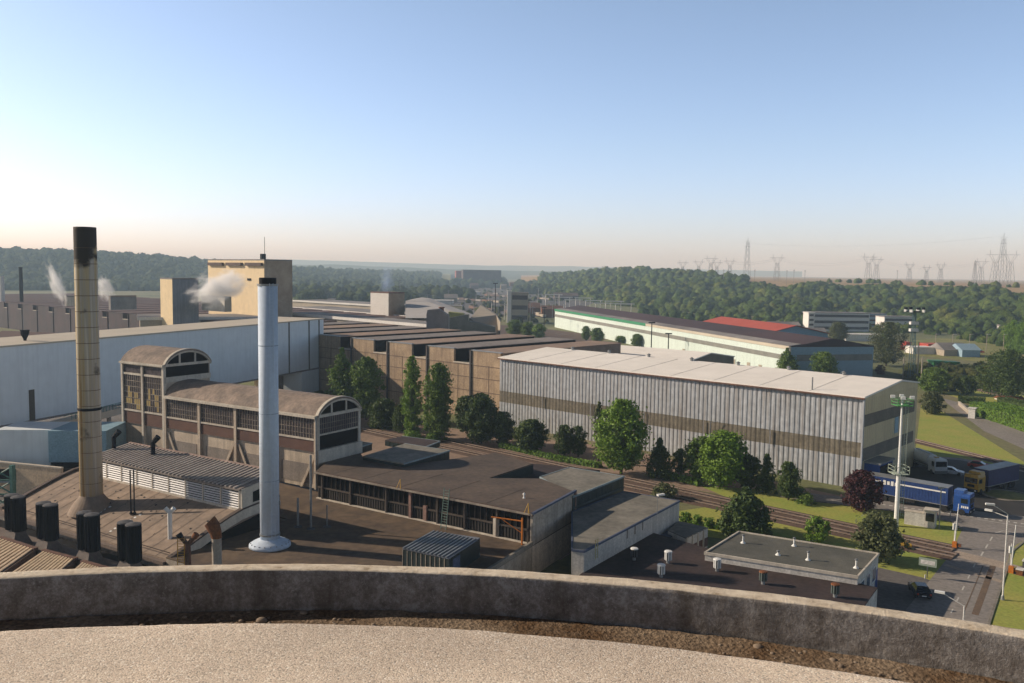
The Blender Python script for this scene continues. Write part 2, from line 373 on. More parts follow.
# road paint
mk = MB()
def stripe(p, q, w, z=.026, mb=None):
    a, b = at(*p), at(*q); az = azim(a, b); f = Fr(a, az)
    (mb or mk).quad(f.p(0,-w/2,z), f.p(dist(a,b),-w/2,z), f.p(dist(a,b),w/2,z), f.p(0,w/2,z))
for i in range(5):
    t0, t1 = i/5, (i+.35)/5
    stripe((951+ (979-951)*t0, 613-(556-613)*-t0), (951+(979-951)*t1, 613-57*t1), .16)
for i in range(3):
    stripe((981+i*4.5,556-i*7.5), (983.3+i*4.5,552-i*7.5), .2)
stripe((995,533),(1003,531), .2); stripe((1003,531),(1024,534), .16)
for i in range(26):
    t = i/26; x = 860+t*190; y = 501.5+t*26
    stripe((x, y), (x+3.6, y+.5), .55)
stripe((975,519),(1080,536), .16)
tag(mk.build('road_markings', m_mark), kind='structure')
pv = MB()
stripe((953,553),(1014,568), 2.8, .028, pv); stripe((945,565),(1002,582), .9, .028, pv)
tag(pv.build('crossing_paving', M('pale_crossing_slabs',(.46,.37,.29),(.34,.28,.22),sc=.5)), kind='structure')
st_ = MB(); stripe((975,615),(993,566), .7, .028, st_); stripe((964,612),(983,566), .12, .030, st_)
tag(st_.build('road_edge_repair', M('rusty_road_repair',(.19,.13,.085),(.15,.11,.08),sc=.5)), kind='structure')
kb = MB()
def kerb(p, q, w=.25, h=.12):
    a, b = at(*p), at(*q); kb.box(Fr(a, azim(a,b)), 0, dist(a,b), -w/2, w/2, 0, h)
kerb((988,627),(1013,551)); kerb((890,511),(952,522)); kerb((952,522),(962,530))
kerb((1013,551),(1030,537)); kerb((780,497),(890,511))
tag(kb.build('kerb', m_kerb), kind='structure')
# roundabout ring
rc = at(1007,495.5); ri = MB(); n = 40
for i in range(n):
    a0, a1 = 2*PI*i/n, 2*PI*(i+1)/n
    P = [(rc[0]+r*math.cos(a), rc[1]+r*math.sin(a)) for r, a in ((3.6,a0),(3.6,a1),(4.1,a1),(4.1,a0))]
    ri.prism(P, 0, .16)
tag(ri.build('roundabout_kerb', m_kerb), kind='structure')
rg = MB().lathe((rc[0], rc[1]), [(3.6,.02),(2.5,.25),(1.2,.4)], 24).build('roundabout_island', m_drygrass); tag(rg, kind='structure')

# railway tracks
def track(p, q, name='railway_track'):
    a, b = at(*p), at(*q); f = Fr(a, azim(a,b)); Ls = dist(a,b)
    s = tag(MB().extr(f, [(-2.3,.0),(-1.5,.10),(1.5,.10),(2.3,.0)], 0, Ls).build('track_bed', m_ballast), kind='structure')
    sl = MB(); n = int(Ls/1.2)
    for i in range(n): sl.box(f, i*1.2, i*1.2+.32, -1.2, 1.2, .08, .16)
    tag(sl.build('sleepers', m_sleeper), kind='structure')
    r = MB()
    for d in (-.75, .75): r.box(f, 0, Ls, d-.08, d+.08, .16, .30)
    tag(r.build('rails', m_rail), kind='structure')
track((955,549.5),(380,427)); track((955,557),(560,472))
track((560,473),(330,423)); track((1120,492),(912,440)); 
sh = [at(1012,566), at(1100,590)]
track((1100,592),(1014,569))

# ================================================================== HILLS + WOODS
def ico():
    bm = bmesh.new(); bmesh.ops.create_icosphere(bm, subdivisions=2, radius=1.)
    V = np.array([v.co[:] for v in bm.verts]); Q = np.array([[v.index for v in f.verts] for f in bm.faces]); bm.free(); return V, Q
IV, IQ = ico()
TPL = []
for k in range(10):
    n = np.array([1 + .55*mnoise.noise(Vector(v)*1.7 + Vector((k*7.3, 0, 0))) + .18*mnoise.noise(Vector(v)*5 + Vector((k*3.1, 5, 0))) for v in IV.tolist()])
    TPL.append(IV*n[:,None])
def forestmat(name, a, b, c):
    m = bpy.data.materials.new(name); m.use_nodes = True
    N, L = m.node_tree.nodes, m.node_tree.links; p = N['Principled BSDF']; p.inputs['Roughness'].default_value = .9; p.inputs['Specular IOR Level'].default_value = .1
    tc = N.new('ShaderNodeTexCoord')
    n1 = N.new('ShaderNodeTexNoise'); n1.inputs['Scale'].default_value = .06; n1.inputs['Detail'].default_value = 4
    n2 = N.new('ShaderNodeTexNoise'); n2.inputs['Scale'].default_value = .8; n2.inputs['Detail'].default_value = 5; n2.inputs['Roughness'].default_value = .8
    for n in (n1, n2): L.new(tc.outputs['Object'], n.inputs['Vector'])
    r = N.new('ShaderNodeValToRGB'); e = r.color_ramp.elements; e[0].position = .35; e[0].color = lin(a); e[1].position = .65; e[1].color = lin(c); e.new(.5).color = lin(b)
    L.new(n1.outputs['Fac'], r.inputs['Fac'])
    r2 = N.new('ShaderNodeValToRGB'); r2.color_ramp.elements[0].position = .35; r2.color_ramp.elements[1].position = .62
    r2.color_ramp.elements[0].color = (.3,.3,.3,1); r2.color_ramp.elements[1].color = (1.5,1.5,1.4,1); L.new(n2.outputs['Fac'], r2.inputs['Fac'])
    mx = N.new('ShaderNodeMix'); mx.data_type = 'RGBA'; mx.blend_type = 'MULTIPLY'; mx.inputs['Factor'].default_value = 1
    L.new(r.outputs['Color'], mx.inputs['A']); L.new(r2.outputs['Color'], mx.inputs['B']); L.new(mx.outputs['Result'], p.inputs['Base Color'])
    bp = N.new('ShaderNodeBump'); bp.inputs['Distance'].default_value = 2.5; bp.inputs['Strength'].default_value = 1; L.new(n2.outputs['Fac'], bp.inputs['Height']); L.new(bp.outputs['Normal'], p.inputs['Normal'])
    return m
f_right = forestmat('hillside_woods', (.040,.075,.018), (.085,.135,.03), (.16,.21,.05))
f_scrub = forestmat('scrub_leaves', (.05,.07,.022), (.09,.11,.035), (.15,.15,.05))
f_left = forestmat('distant_woods', (.045,.075,.03), (.07,.105,.038), (.11,.135,.045))
def woods(name, pts, label, mat=None):
    """pts: array of x,y,z,r"""
    Vs, Qs = [], []; off = 0
    for x, y, z, r in pts:
        t = TPL[rng.integers(10)]; a = rng.uniform(0, 2*PI); ca, sa = math.cos(a), math.sin(a)
        v = np.empty_like(t); s = rng.uniform(.8, 1.15)
        v[:,0] = (t[:,0]*ca - t[:,1]*sa)*r + x; v[:,1] = (t[:,0]*sa + t[:,1]*ca)*r + y; v[:,2] = t[:,2]*r*s*1.1 + z + r*.75
        Vs.append(v); Qs.append(IQ + off); off += len(v)
    # ragged sprays of leaves over the crowns
    A = np.array(pts); k = 26; n = len(A)*k; idx = np.repeat(np.arange(len(A)), k)
    d = rng.normal(size=(n,3)); d[:,2] = np.abs(d[:,2])*.9 - .15; d /= np.linalg.norm(d, axis=1)[:,None]
    R_ = A[idx,3][:,None]; ctr = A[idx,:3] + np.array([0,0,1.])*R_*.75 + d*R_*rng.uniform(.85, 1.22, size=(n,1))
    u = np.cross(d, rng.normal(size=(n,3))); u /= np.linalg.norm(u, axis=1)[:,None]; v = np.cross(d, u) + d*.7
    s = R_*rng.uniform(.10, .24, size=(n,1)); T3 = np.stack([ctr-u*s-v*s*.6, ctr+u*s-v*s*.6, ctr+v*s*1.1], 1).reshape(-1,3)
    Vs.append(T3); Qs.append(np.arange(3*n).reshape(-1,3) + off)
    o = fast_mesh(name, np.concatenate(Vs), np.concatenate(Qs), mat or f_right, loc=(float(pts[0][0]), float(pts[0][1]), 0.))
    return tag(o, label, 'woods', kind='stuff')

# right hill: foot line and crest line (x of photo, forward distance, height)
def interp(tab, x, k): 
    xs = [t[0] for t in tab]; return float(np.interp(x, xs, [t[k] for t in tab]))
foot = [(520,1700,0),(560,1250,0),(620,980,0),(700,830,0),(760,790,0),(850,760,0),(930,690,0),(1024,560,0),(1200,420,0),(1500,260,0)]
crest = [(520,2500,22),(560,2050,29),(600,1800,35),(635,1650,40),(680,1480,33),(740,1360,29),(850,1250,28.5),(930,1120,28),(1024,980,27),(1200,760,26),(1500,620,26)]
def hill_right(px, t):
    d0, d1, h = interp(foot, px, 1), interp(crest, px, 1), interp(crest, px, 2)
    d = d0 + (d1-d0)*t; X, Y = atd(px, d); 
    z = h*(.5-.5*math.cos(PI*min(t,1))) 
    return X, Y, z
px_ = np.linspace(520, 1500, 60); tt = list(np.linspace(0, 1, 14)) + [1.5, 3, 7, 16]
HV, HQ = [], []
for i, x in enumerate(px_):
    for t in tt:
        X, Y, z = hill_right(x, t)
        if t > 1: z = interp(crest, x, 2)*(1 if x > 700 else .9) 
        HV.append((X, Y, z - (.5 if t == 0 else 0)))
nt_ = len(tt)
for i in range(len(px_)-1):
    for j in range(nt_-1): HQ.append((i*nt_+j, (i+1)*nt_+j, (i+1)*nt_+j+1, i*nt_+j+1))
m_plateau = M('stubble_field', (.40,.26,.15), (.30,.24,.11), sc=.004, fine=.05, rough=.95, bump=0)
tag(fast_mesh('hill', HV, HQ, m_plateau, loc=(HV[0][0], HV[0][1], 0.), smooth=True), kind='structure')
P = []
for _ in range(12500):
    px = rng.uniform(540, 1130); t = rng.uniform(-.02, 1.0)
    if px > 700 and t > .93: continue
    X, Y, z = hill_right(px, max(t, 0)); r = rng.uniform(2.2, 4.3)*(1. if rng.random() < .88 else rng.uniform(1.4, 2.1))
    if px > 745 and z + 1.85*r > 28.5 + 1.2*mnoise.noise(Vector((px*.03,0,0)))*6: continue
    P.append((X, Y, z, r))
for _ in range(500):
    px = rng.uniform(545, 1080)
    if px > 745 and (px < 825 or rng.random() < .86): continue
    X, Y, z = hill_right(px, rng.uniform(.9, 1.02)); P.append((X, Y, z - (1.5 if px > 700 else 0), rng.uniform(4, 7)*(1. if px < 700 else .7)))
P = np.array(P); sel = np.array([mnoise.noise(Vector((p[0]*.02, p[1]*.02, 3)))*.6 + rng.uniform(-.5,.5) > .27 for p in P])
woods('hillside_woods', P[~sel], 'dense dark green woods covering the hillside below the pylons')
woods('pale_hillside_woods', P[sel], 'paler yellow green crowns scattered through the hillside woods', forestmat('pale_crowns', (.055,.08,.02), (.11,.145,.03), (.18,.20,.05)))

# left far hill
footL = [(-300,1150,0),(0,1250,0),(200,1350,0),(330,1500,0),(450,1900,0)]
crestL = [(-300,1750,70),(0,1850,62),(100,1950,60),(200,2100,48),(260,2300,38),(330,2700,30),(450,3400,22)]
def hill_left(px, t):
    d0, d1, h = interp(footL, px, 1), interp(crestL, px, 1), interp(crestL, px, 2)
    d = d0 + (d1-d0)*t; X, Y = atd(px, d); return X, Y, h*(.5-.5*math.cos(PI*min(t,1)))
HV, HQ = [], []; px_ = np.linspace(-300, 450, 40); tt = list(np.linspace(0,1,10)) + [1.4, 2.]; nt_ = len(tt)
for x in px_:
    for t in tt:
        X, Y, z = hill_left(x, t); HV.append((X, Y, z - (.5 if t == 0 else 0)))
for i in range(len(px_)-1):
    for j in range(nt_-1): HQ.append((i*nt_+j, (i+1)*nt_+j, (i+1)*nt_+j+1, i*nt_+j+1))
tag(fast_mesh('hill', HV, HQ, m_drygrass, loc=(HV[0][0], HV[0][1], 0.), smooth=True), kind='structure')
P = []
for _ in range(8500):
    px = rng.uniform(-40, 440); t = rng.uniform(0, 1.02)
    X, Y, z = hill_left(px, t); P.append((X, Y, z, rng.uniform(3.5, 6.5)*(1.4 if rng.random() < .1 else 1)))
woods('far_hill_woods', P, 'hazy woods on the long hill behind the grey sawtooth works', f_left)
# far ridges closing the valley
for (y0, pts, hh, nm) in ((5200, [(150,46),(260,60),(340,66),(420,52),(520,44),(600,44),(700,40)], 0, 'a'), (8200, [(100,80),(300,125),(480,95),(560,100),(640,90),(800,80)], 0, 'b')):
    HV, HQ = [], []; xs = np.linspace(pts[0][0], pts[-1][0], 80)
    for x in xs:
        h = interp(pts, x, 1) + 5*mnoise.noise(Vector((x*.05, y0*.01, 0)))
        for k, (dd, f) in enumerate(((-900,0.),(-450,.55),(0,1.),(900,.9))):
            X, Y = atd(x, y0+dd); HV.append((X, Y, h*f + (1.5*mnoise.noise(Vector((x*.6, k, y0))))))
    for i in range(len(xs)-1):
        for j in range(3): HQ.append((i*4+j, (i+1)*4+j, (i+1)*4+j+1, i*4+j+1))
    tag(fast_mesh('distant_hill', HV, HQ, f_left, loc=(HV[0][0], HV[0][1], 0.), smooth=True), kind='structure')
# tree belts on the valley floor
P = []
for _ in range(2600):
    px = rng.uniform(270, 640); 
    band = rng.integers(5); d = (900, 1150, 1500, 2000, 2700)[band] * rng.uniform(.97, 1.05)
    if band == 0 and not (300 < px < 415): continue
    if band == 1 and (rng.random() < .35 or px > 470): continue
    if mnoise.noise(Vector((px*.02, band*9.7, 0))) < -.12: continue
    X, Y = atd(px, d); P.append((X, Y, 0, rng.uniform(4, 8.5)*(1+.1*band)))
woods('valley_woods', P, 'belts of hazy trees across the flat valley floor', f_left)
P = []
for _ in range(520):   # scrub along the foot of the right hill and behind the long hall
    px = rng.uniform(640, 1150); d = interp(foot, px, 1)*rng.uniform(.80, .99); X, Y = atd(px, d)
    P.append((X, Y, -1, rng.uniform(1.6, 4.2)))
woods('hill_foot_scrub', P, 'low scrub and small trees at the foot of the wooded hill')
P = []
for _ in range(260):   # overgrown strip beyond the shed gable
    px = rng.uniform(908, 990); y = rng.uniform(369, 384); a = at(px, y, 0); P.append((a[0], a[1], -1.0, rng.uniform(.8, 2.4)))
for _ in range(200):
    px = rng.uniform(940, 1100); y = rng.uniform(366, 392); a = at(px, y, 0); P.append((a[0], a[1], -.6, rng.uniform(.6, 1.6)))
woods('overgrown_scrub', P, 'overgrown scrub around the floodlight mast beyond the shed gable', f_scrub)

# ================================================================== TREES
def leafquads(pts, size, nrm_bias=None):
    n = len(pts); a = rng.normal(size=(n,3)); a /= np.linalg.norm(a, axis=1)[:,None]
    if nrm_bias is not None: a = a*.75 + nrm_bias; a /= np.linalg.norm(a, axis=1)[:,None]
    r = rng.normal(size=(n,3)); u = np.cross(a, r); u /= np.linalg.norm(u, axis=1)[:,None]; v = np.cross(a, u)
    s = size*rng.uniform(.6, 1.3, size=(n,1)); u *= s; v *= s*.7
    V = np.stack([pts-u, pts-v*.9, pts+u, pts+v*.9], 1).reshape(-1,3)
    return V, np.arange(4*n).reshape(-1,4)
def tree(px, by, ty, wpx, kind, mat, label, group='trees beside the tracks', z0=0., name='tree', dens=1., noclump=False):
    b = at(px, by, z0); h = max(1.2, ztop(b, ty) - z0); scale = F/b[1]*1.0; W = wpx/scale/2
    root = thing(name, label, 'shrub' if 'shrub' in name or 'bush' in name else 'tree', (b[0], b[1], z0), group)
    q = np.array(b)
    # profile radius by relative height
    prof = {'round': [(0.10,.35),(.25,.85),(.5,1.),(.75,.88),(.92,.5),(1.,.15)],
            'column': [(0.02,.6),(.2,.95),(.5,1.),(.8,.8),(.95,.4),(1.,.1)],
            'cone': [(0.03,.85),(.2,1.),(.45,.78),(.7,.5),(.9,.2),(1.,.04)],
            'fir': [(0.02,.95),(.15,1.),(.4,.82),(.65,.55),(.85,.28),(1.,.03)],
            'thin': [(.25,.3),(.45,1.),(.7,.9),(.9,.5),(1.,.1)],
            'bush': [(0.,.8),(.3,1.),(.6,.95),(.85,.6),(1.,.2)]}[kind]
    hs = [p[0] for p in prof]; rs = [p[1] for p in prof]
    vol = W*W*h; nl = int(min(9000, max(500, 46*(W*h*6)*dens)))
    ncl = int(max(12, min(90, nl/75)))
    pts, nb = [], []
    t_lo = hs[0]
    for c in range(ncl):
        t = t_lo + (1-t_lo)*(c+.5)/ncl; R = np.interp(t, hs, rs)*W
        ang = c*2.399963 + rng.uniform(-.5,.5); rr = R*(rng.uniform(.35, .98) if c % 6 else rng.uniform(.9, 1.18))
        cr = max(.35, min(W*.46, R*.62, ))*(rng.uniform(.55, 1.2) if c % 6 else rng.uniform(.3, .55))
        cz = z0 + t*h; cc = np.array([q[0]+rr*math.cos(ang), q[1]+rr*math.sin(ang), cz])
        k = int(nl/ncl*(.5 + (R/W)))
        d = rng.normal(size=(k,3)); d /= np.linalg.norm(d, axis=1)[:,None]
        rad_ = np.clip(np.abs(rng.normal(.72, .32, size=(k,1))), .1, 1.6)
        p = cc + d*rad_*cr*np.array([1,1,.85]); p[:,2] = np.clip(p[:,2], z0+.05, z0+h)
        pts.append(p); nb.append(d*.8 + np.array([0,0,.25]))
    pts = np.concatenate(pts); nb = np.concatenate(nb)
    V, Q = leafquads(pts, max(.16, min(.28, W*.09)), nb)
    # inner dark mass so that the sky does not show through the whole crown
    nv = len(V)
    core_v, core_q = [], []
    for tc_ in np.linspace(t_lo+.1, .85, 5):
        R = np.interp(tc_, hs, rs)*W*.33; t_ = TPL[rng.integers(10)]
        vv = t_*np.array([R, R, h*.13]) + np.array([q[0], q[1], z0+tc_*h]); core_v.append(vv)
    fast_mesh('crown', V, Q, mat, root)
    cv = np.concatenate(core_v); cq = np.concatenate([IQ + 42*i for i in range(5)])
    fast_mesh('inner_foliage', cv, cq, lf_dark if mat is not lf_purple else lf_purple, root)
    tr = MB(); r0 = max(.09, min(.35, h*.022)); tr.tube((b[0], b[1], z0-.1), (b[0]+.1, b[1], z0+h*.45), r0, r0*.6, 7); tr.tube((b[0]+.1, b[1], z0+h*.45), (b[0], b[1], z0+h*.85), r0*.6, .04, 6)
    for k in range(6):
        t = .22+.09*k; a = k*2.4; R = np.interp(t+.12, hs, rs)*W*.7
        tr.tube((b[0], b[1], z0+h*t), (b[0]+R*math.cos(a), b[1]+R*math.sin(a), z0+h*(t+.14)), r0*.4, .03, 5)
    tr.build('trunk', m_trunk, root)
    return root
T = tree
T(342,418,348,34,'cone',lf_mid,'broad dark green tree against the end of the blue white hall')
T(366,420,357,31,'round',lf_mid,'bushy tree leaning on the broad one, left of the brick works wall')
T(384,428,399,26,'bush',lf_dark,'dark low shrub in front of the second brick pilaster', name='shrub')
T(400,432,404,16,'bush',lf_dark,'small dark shrub just left of the slender columnar tree', name='shrub')
T(412,437,356,19,'column',lf_bright,'slender columnar tree with light green side, left of a pair')
T(438,440,363,27,'column',lf_mid,'taller dense columnar tree, right of the pair by the brick wall')
T(412,439,431,20,'bush',lf_hedge,'rounded low clump of light green at the foot of the columnar tree', name='shrub')
T(432,442,434,14,'bush',lf_hedge,'pale low clump at the foot of the denser columnar tree', name='shrub')
T(467,434,396,24,'round',lf_dark,'dark rounded tree at the right end of the brick wall')
T(481,444,394,34,'round',lf_dark,'large dark tree where brick wall and metal shed meet')
T(502,446,412,24,'round',lf_dark,'lower dark tree at the left end of the metal shed')
T(531,452,420,30,'round',lf_dark,'rounded dark tree in front of the left part of the shed')
T(564,456,425,22,'round',lf_dark,'left of two small dark trees before the shed wall')
T(578,457,426,18,'round',lf_dark,'right of two small dark trees before the shed wall')
T(598,463,402,11,'thin',lf_olive,'thin bare stemmed conifer left of the big round tree')
T(621,474,400,48,'round',lf_bright,'big bright green tree before the middle of the shed')
T(659,478,438,25,'cone',lf_dark,'dark upright conifer right of the big bright tree')
T(680,475,449,19,'round',lf_mid,'small round tree between conifer and twin crowned tree')
T(702,482,437,30,'round',lf_mid,'left crown of the twin round trees before the shed')
T(722,487,432,44,'round',lf_bright,'large bright right crown of the twin round trees')
T(747,489,455,28,'round',lf_dark,'dark tree right of the twin round trees')
T(766,493,454,22,'cone',lf_dark,'narrow dark tree with thin top near the shed right part')
T(788,500,462,24,'round',lf_dark,'dark tree at right end of the row before the shed')
T(800,498,487,16,'bush',lf_mid,'low bush at the right end of the tree row', name='bush')
T(806,504,494,20,'bush',lf_mid,'second low bush closer to the purple tree', name='bush')
T(745,533,488,50,'fir',lf_dark,'large dark fir on the grass in front of the tracks')
T(817,542,517,26,'round',lf_bright,'small light green maple on the grass before the tracks')
T(880,560,515,44,'round',lf_olive,'round olive green tree below the white antenna mast')
T(861,512,471,34,'round',lf_purple,'dark purple leaved tree by the shed corner')
T(663,498,484,26,'bush',lf_olive,'shrub growing between the tracks behind the grey flat roof', name='shrub')
for i, x in enumerate((686,697,709,722)):
    T(x,522+i*2.6,513+i*2.6,12,'bush',lf_hedge,['first clipped ball of hedge from the grey flat building','second clipped ball of hedge','third clipped ball of hedge','clipped ball of hedge nearest the fir'][i],'clipped hedge balls', name='clipped_shrub')
# trees farther away
T(786,383,348,24,'cone',lf_mid,'left of two dark trees rising behind the pale shed roof','trees behind the shed')
T(823,385,352,24,'column',lf_mid,'right of two dark trees rising behind the pale shed roof','trees behind the shed')
for x,b,t,w_,l in ((515,336,320,15,'darkest tree of the clump left of the long white hall'),(528,337,322,12,'middle tree of the clump left of the long white hall'),(539,338,324,12,'yellowish tree at the right of the clump by the long hall'),(586,341,326,9,'narrow tree by the rail wagons'),(597,342,328,12,'wider tree beside the narrow one by the rail wagons'),(621,343,336,10,'low tree before the middle of the long white hall'),(637,347,334,11,'left tree of a pair before the long white hall'),(646,347,335,9,'right tree of a pair before the long white hall')):
    T(x,b,t,w_,'round',lf_bright if 'yellow' in l else lf_mid,l,'trees by the long white hall')
T(886,366,322,34,'round',lf_olive,'tall loose olive tree right of the blue gable','trees beyond the shed')
T(838,344,322,18,'round',lf_olive,'olive tree in front of the office block','trees beyond the shed')
T(934,393,368,24,'round',lf_mid,'rounded tree right of the floodlight mast','trees beyond the shed')
T(966,395,376,17,'round',lf_dark,'small dark round tree beside the far lane','trees beyond the shed')
T(932,414,392,20,'round',lf_olive,'bushy round tree beside the branch road','trees beyond the shed')
T(1006,399,350,46,'round',lf_dark,'large dark tree at the right edge above the hedge','trees beyond the shed')
T(1012,352,320,15,'column',lf_hedge,'pale green poplar behind the large dark tree','trees beyond the shed')
T(1023,354,322,16,'column',lf_hedge,'poplar cut by the right edge of the view','trees beyond the shed')
T(880,374,365,10,'bush',lf_purple,'small reddish bush at the foot of the blue gable','trees beyond the shed', name='bush')
# hedges
def hedge(pts, wd, h, label, mat=lf_hedge):
    P = [at(*p) for p in pts]; pp, nn, mb = [], [], MB()
    for a, b in zip(P, P[1:]):
        f = Fr(a, azim(a,b)); Ls = dist(a,b); mb.box(f, 0, Ls, -wd/2+.15, wd/2-.15, 0, h-.15)
        k = int(Ls*(wd+2*h)*16)
        for _ in range(k):
            s = rng.uniform(0, Ls); u = rng.uniform(-h, wd+h)
            if u < 0: d, z, nr = -wd/2, h+u, (-1,0)
            elif u < wd: d, z, nr = u-wd/2, h+.12*mnoise.noise(Vector((s*.5, u, 1))), (0,1)
            else: d, z, nr = wd/2, h-(u-wd), (1,0)
            p = f.p(s, d, z + rng.uniform(-.08,.12)); pp.append(p); nn.append((f.b[0]*nr[0], f.b[1]*nr[0], nr[1]))
    root = thing('hedge', label, 'hedge', (P[0][0], P[0][1], 0))
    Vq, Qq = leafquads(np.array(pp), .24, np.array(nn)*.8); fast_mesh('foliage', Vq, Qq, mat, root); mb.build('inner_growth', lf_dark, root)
hedge([(986,414),(1024,426),(1090,448)], 9.5, 3.3, 'long clipped bright green hedge beside the branch road at right')
hedge([(958,402),(985,404)], 4, 1.6, 'low dark hedge at the bend of the branch road', lf_dark)
hedge([(1003,404),(1060,418)], 4, 2.0, 'darker hedge behind the bright clipped one', lf_dark)
hedge([(500,447),(560,461),(600,468)], 1.5, .9, 'low ragged hedge along the tracks left of the big bright tree')
hedge([(664,477),(700,486)], 1.5, 1.0, 'low hedge strip at the foot of the twin round trees')
# ================================================================== helpers for buildings
def quadbox(pts_px, z1, z0, wallmat, roofmat, name, label, cat='building', edge=None, group=None, lip=.0, rt='roof'):
    P = [at(x, y, z1) for x, y in pts_px]
    root = thing(name, label, cat, (sum(p[0] for p in P)/len(P), sum(p[1] for p in P)/len(P), z0), group)
    MB().prism(P, z0, z1-.12, top=False).build('wall', wallmat, root)
    MB().prism(P, z1-.12, z1).build(rt, roofmat, root)
    if edge:
        e = MB()
        for a, b in zip(P, P[1:]+P[:1]):
            f = Fr(a, azim(a, b)); e.box(f, -.06, dist(a,b)+.06, -.1, .1, z1-.2, z1+.06 + lip)
        e.build('roof_edge', edge, root)
    return root, P
def gablebox(o, az, Lg, Wd, ze, zr, z0, walls, roof, name, label, cat='building', group=None, ridge=None):
    """o near-left corner, long side along az, depth along az-90 (away)"""
    f = Fr(o, az); r = (Wd/2 if ridge is None else ridge)
    root = thing(name, label, cat, (o[0], o[1], z0), group)
    MB().extr(f, [(0,z0),(0,ze),(-r,zr),(-Wd,ze),(-Wd,z0)], 0, Lg).build('wall', walls, root)
    MB().extr(f, [(.4,ze-.1),(.4,ze+.15),(-r,zr+.25),(-Wd-.4,ze+.15),(-Wd-.4,ze-.1),(-r,zr+.02)], -.3, Lg+.3).build('roof', roof, root)
    return root, f

# ================================================================== FOREGROUND concrete tower
tc0 = (-1.5, -4.8)
TR = 12.25
tw = thing('concrete_tower', 'round concrete tower whose pebbled roof and parapet fill the bottom of the view', 'tower', (tc0[0], tc0[1], 0))
def agg_mat():
    m = bpy.data.materials.new('exposed_aggregate'); m.use_nodes = True
    N, L = m.node_tree.nodes, m.node_tree.links; b = N['Principled BSDF']; b.inputs['Roughness'].default_value = .9
    tc = N.new('ShaderNodeTexCoord')
    v = N.new('ShaderNodeTexVoronoi'); v.inputs['Scale'].default_value = 92; v.inputs['Randomness'].default_value = 1
    v2 = N.new('ShaderNodeTexVoronoi'); v2.inputs['Scale'].default_value = 85
    n = N.new('ShaderNodeTexNoise'); n.inputs['Scale'].default_value = .7; n.inputs['Detail'].default_value = 8
    n3 = N.new('ShaderNodeTexNoise'); n3.inputs['Scale'].default_value = 14; n3.inputs['Detail'].default_value = 6
    for q in (v, v2, n, n3): L.new(tc.outputs['Object'], q.inputs['Vector'])
    sep = N.new('ShaderNodeSeparateColor'); L.new(v.outputs['Color'], sep.inputs[0])
    r = N.new('ShaderNodeValToRGB'); e = r.color_ramp.elements
    e[0].position = 0; e[0].color = (.34,.30,.25,1); e[1].position = 1; e[1].color = (.92,.86,.76,1)
    for p, c in ((.12,(.56,.46,.36,1)),(.45,(.72,.61,.48,1)),(.7,(.72,.59,.47,1)),(.9,(.84,.74,.60,1))): x = e.new(p); x.color = c
    L.new(sep.outputs[0], r.inputs['Fac'])
    r2 = N.new('ShaderNodeValToRGB'); r2.color_ramp.elements[0].position = .3; r2.color_ramp.elements[1].position = .72
    r2.color_ramp.elements[0].color = (.74,.72,.70,1); r2.color_ramp.elements[1].color = (1.16,1.14,1.10,1); L.new(n.outputs['Fac'], r2.inputs['Fac'])
    mx = N.new('ShaderNodeMix'); mx.data_type = 'RGBA'; mx.blend_type = 'MULTIPLY'; mx.inputs['Factor'].default_value = 1
    L.new(r.outputs['Color'], mx.inputs['A']); L.new(r2.outputs['Color'], mx.inputs['B'])
    L.new(mx.outputs['Result'], b.inputs['Base Color'])
    ad = N.new('ShaderNodeMath'); ad.operation = 'ADD'; L.new(v.outputs['Distance'], ad.inputs[0]); L.new(n3.outputs['Fac'], ad.inputs[1])
    bp = N.new('ShaderNodeBump'); bp.inputs['Strength'].default_value = .35; bp.inputs['Distance'].default_value = .008; bp.invert = True
    L.new(ad.outputs[0], bp.inputs['Height']); L.new(bp.outputs['Normal'], b.inputs['Normal'])
    return m
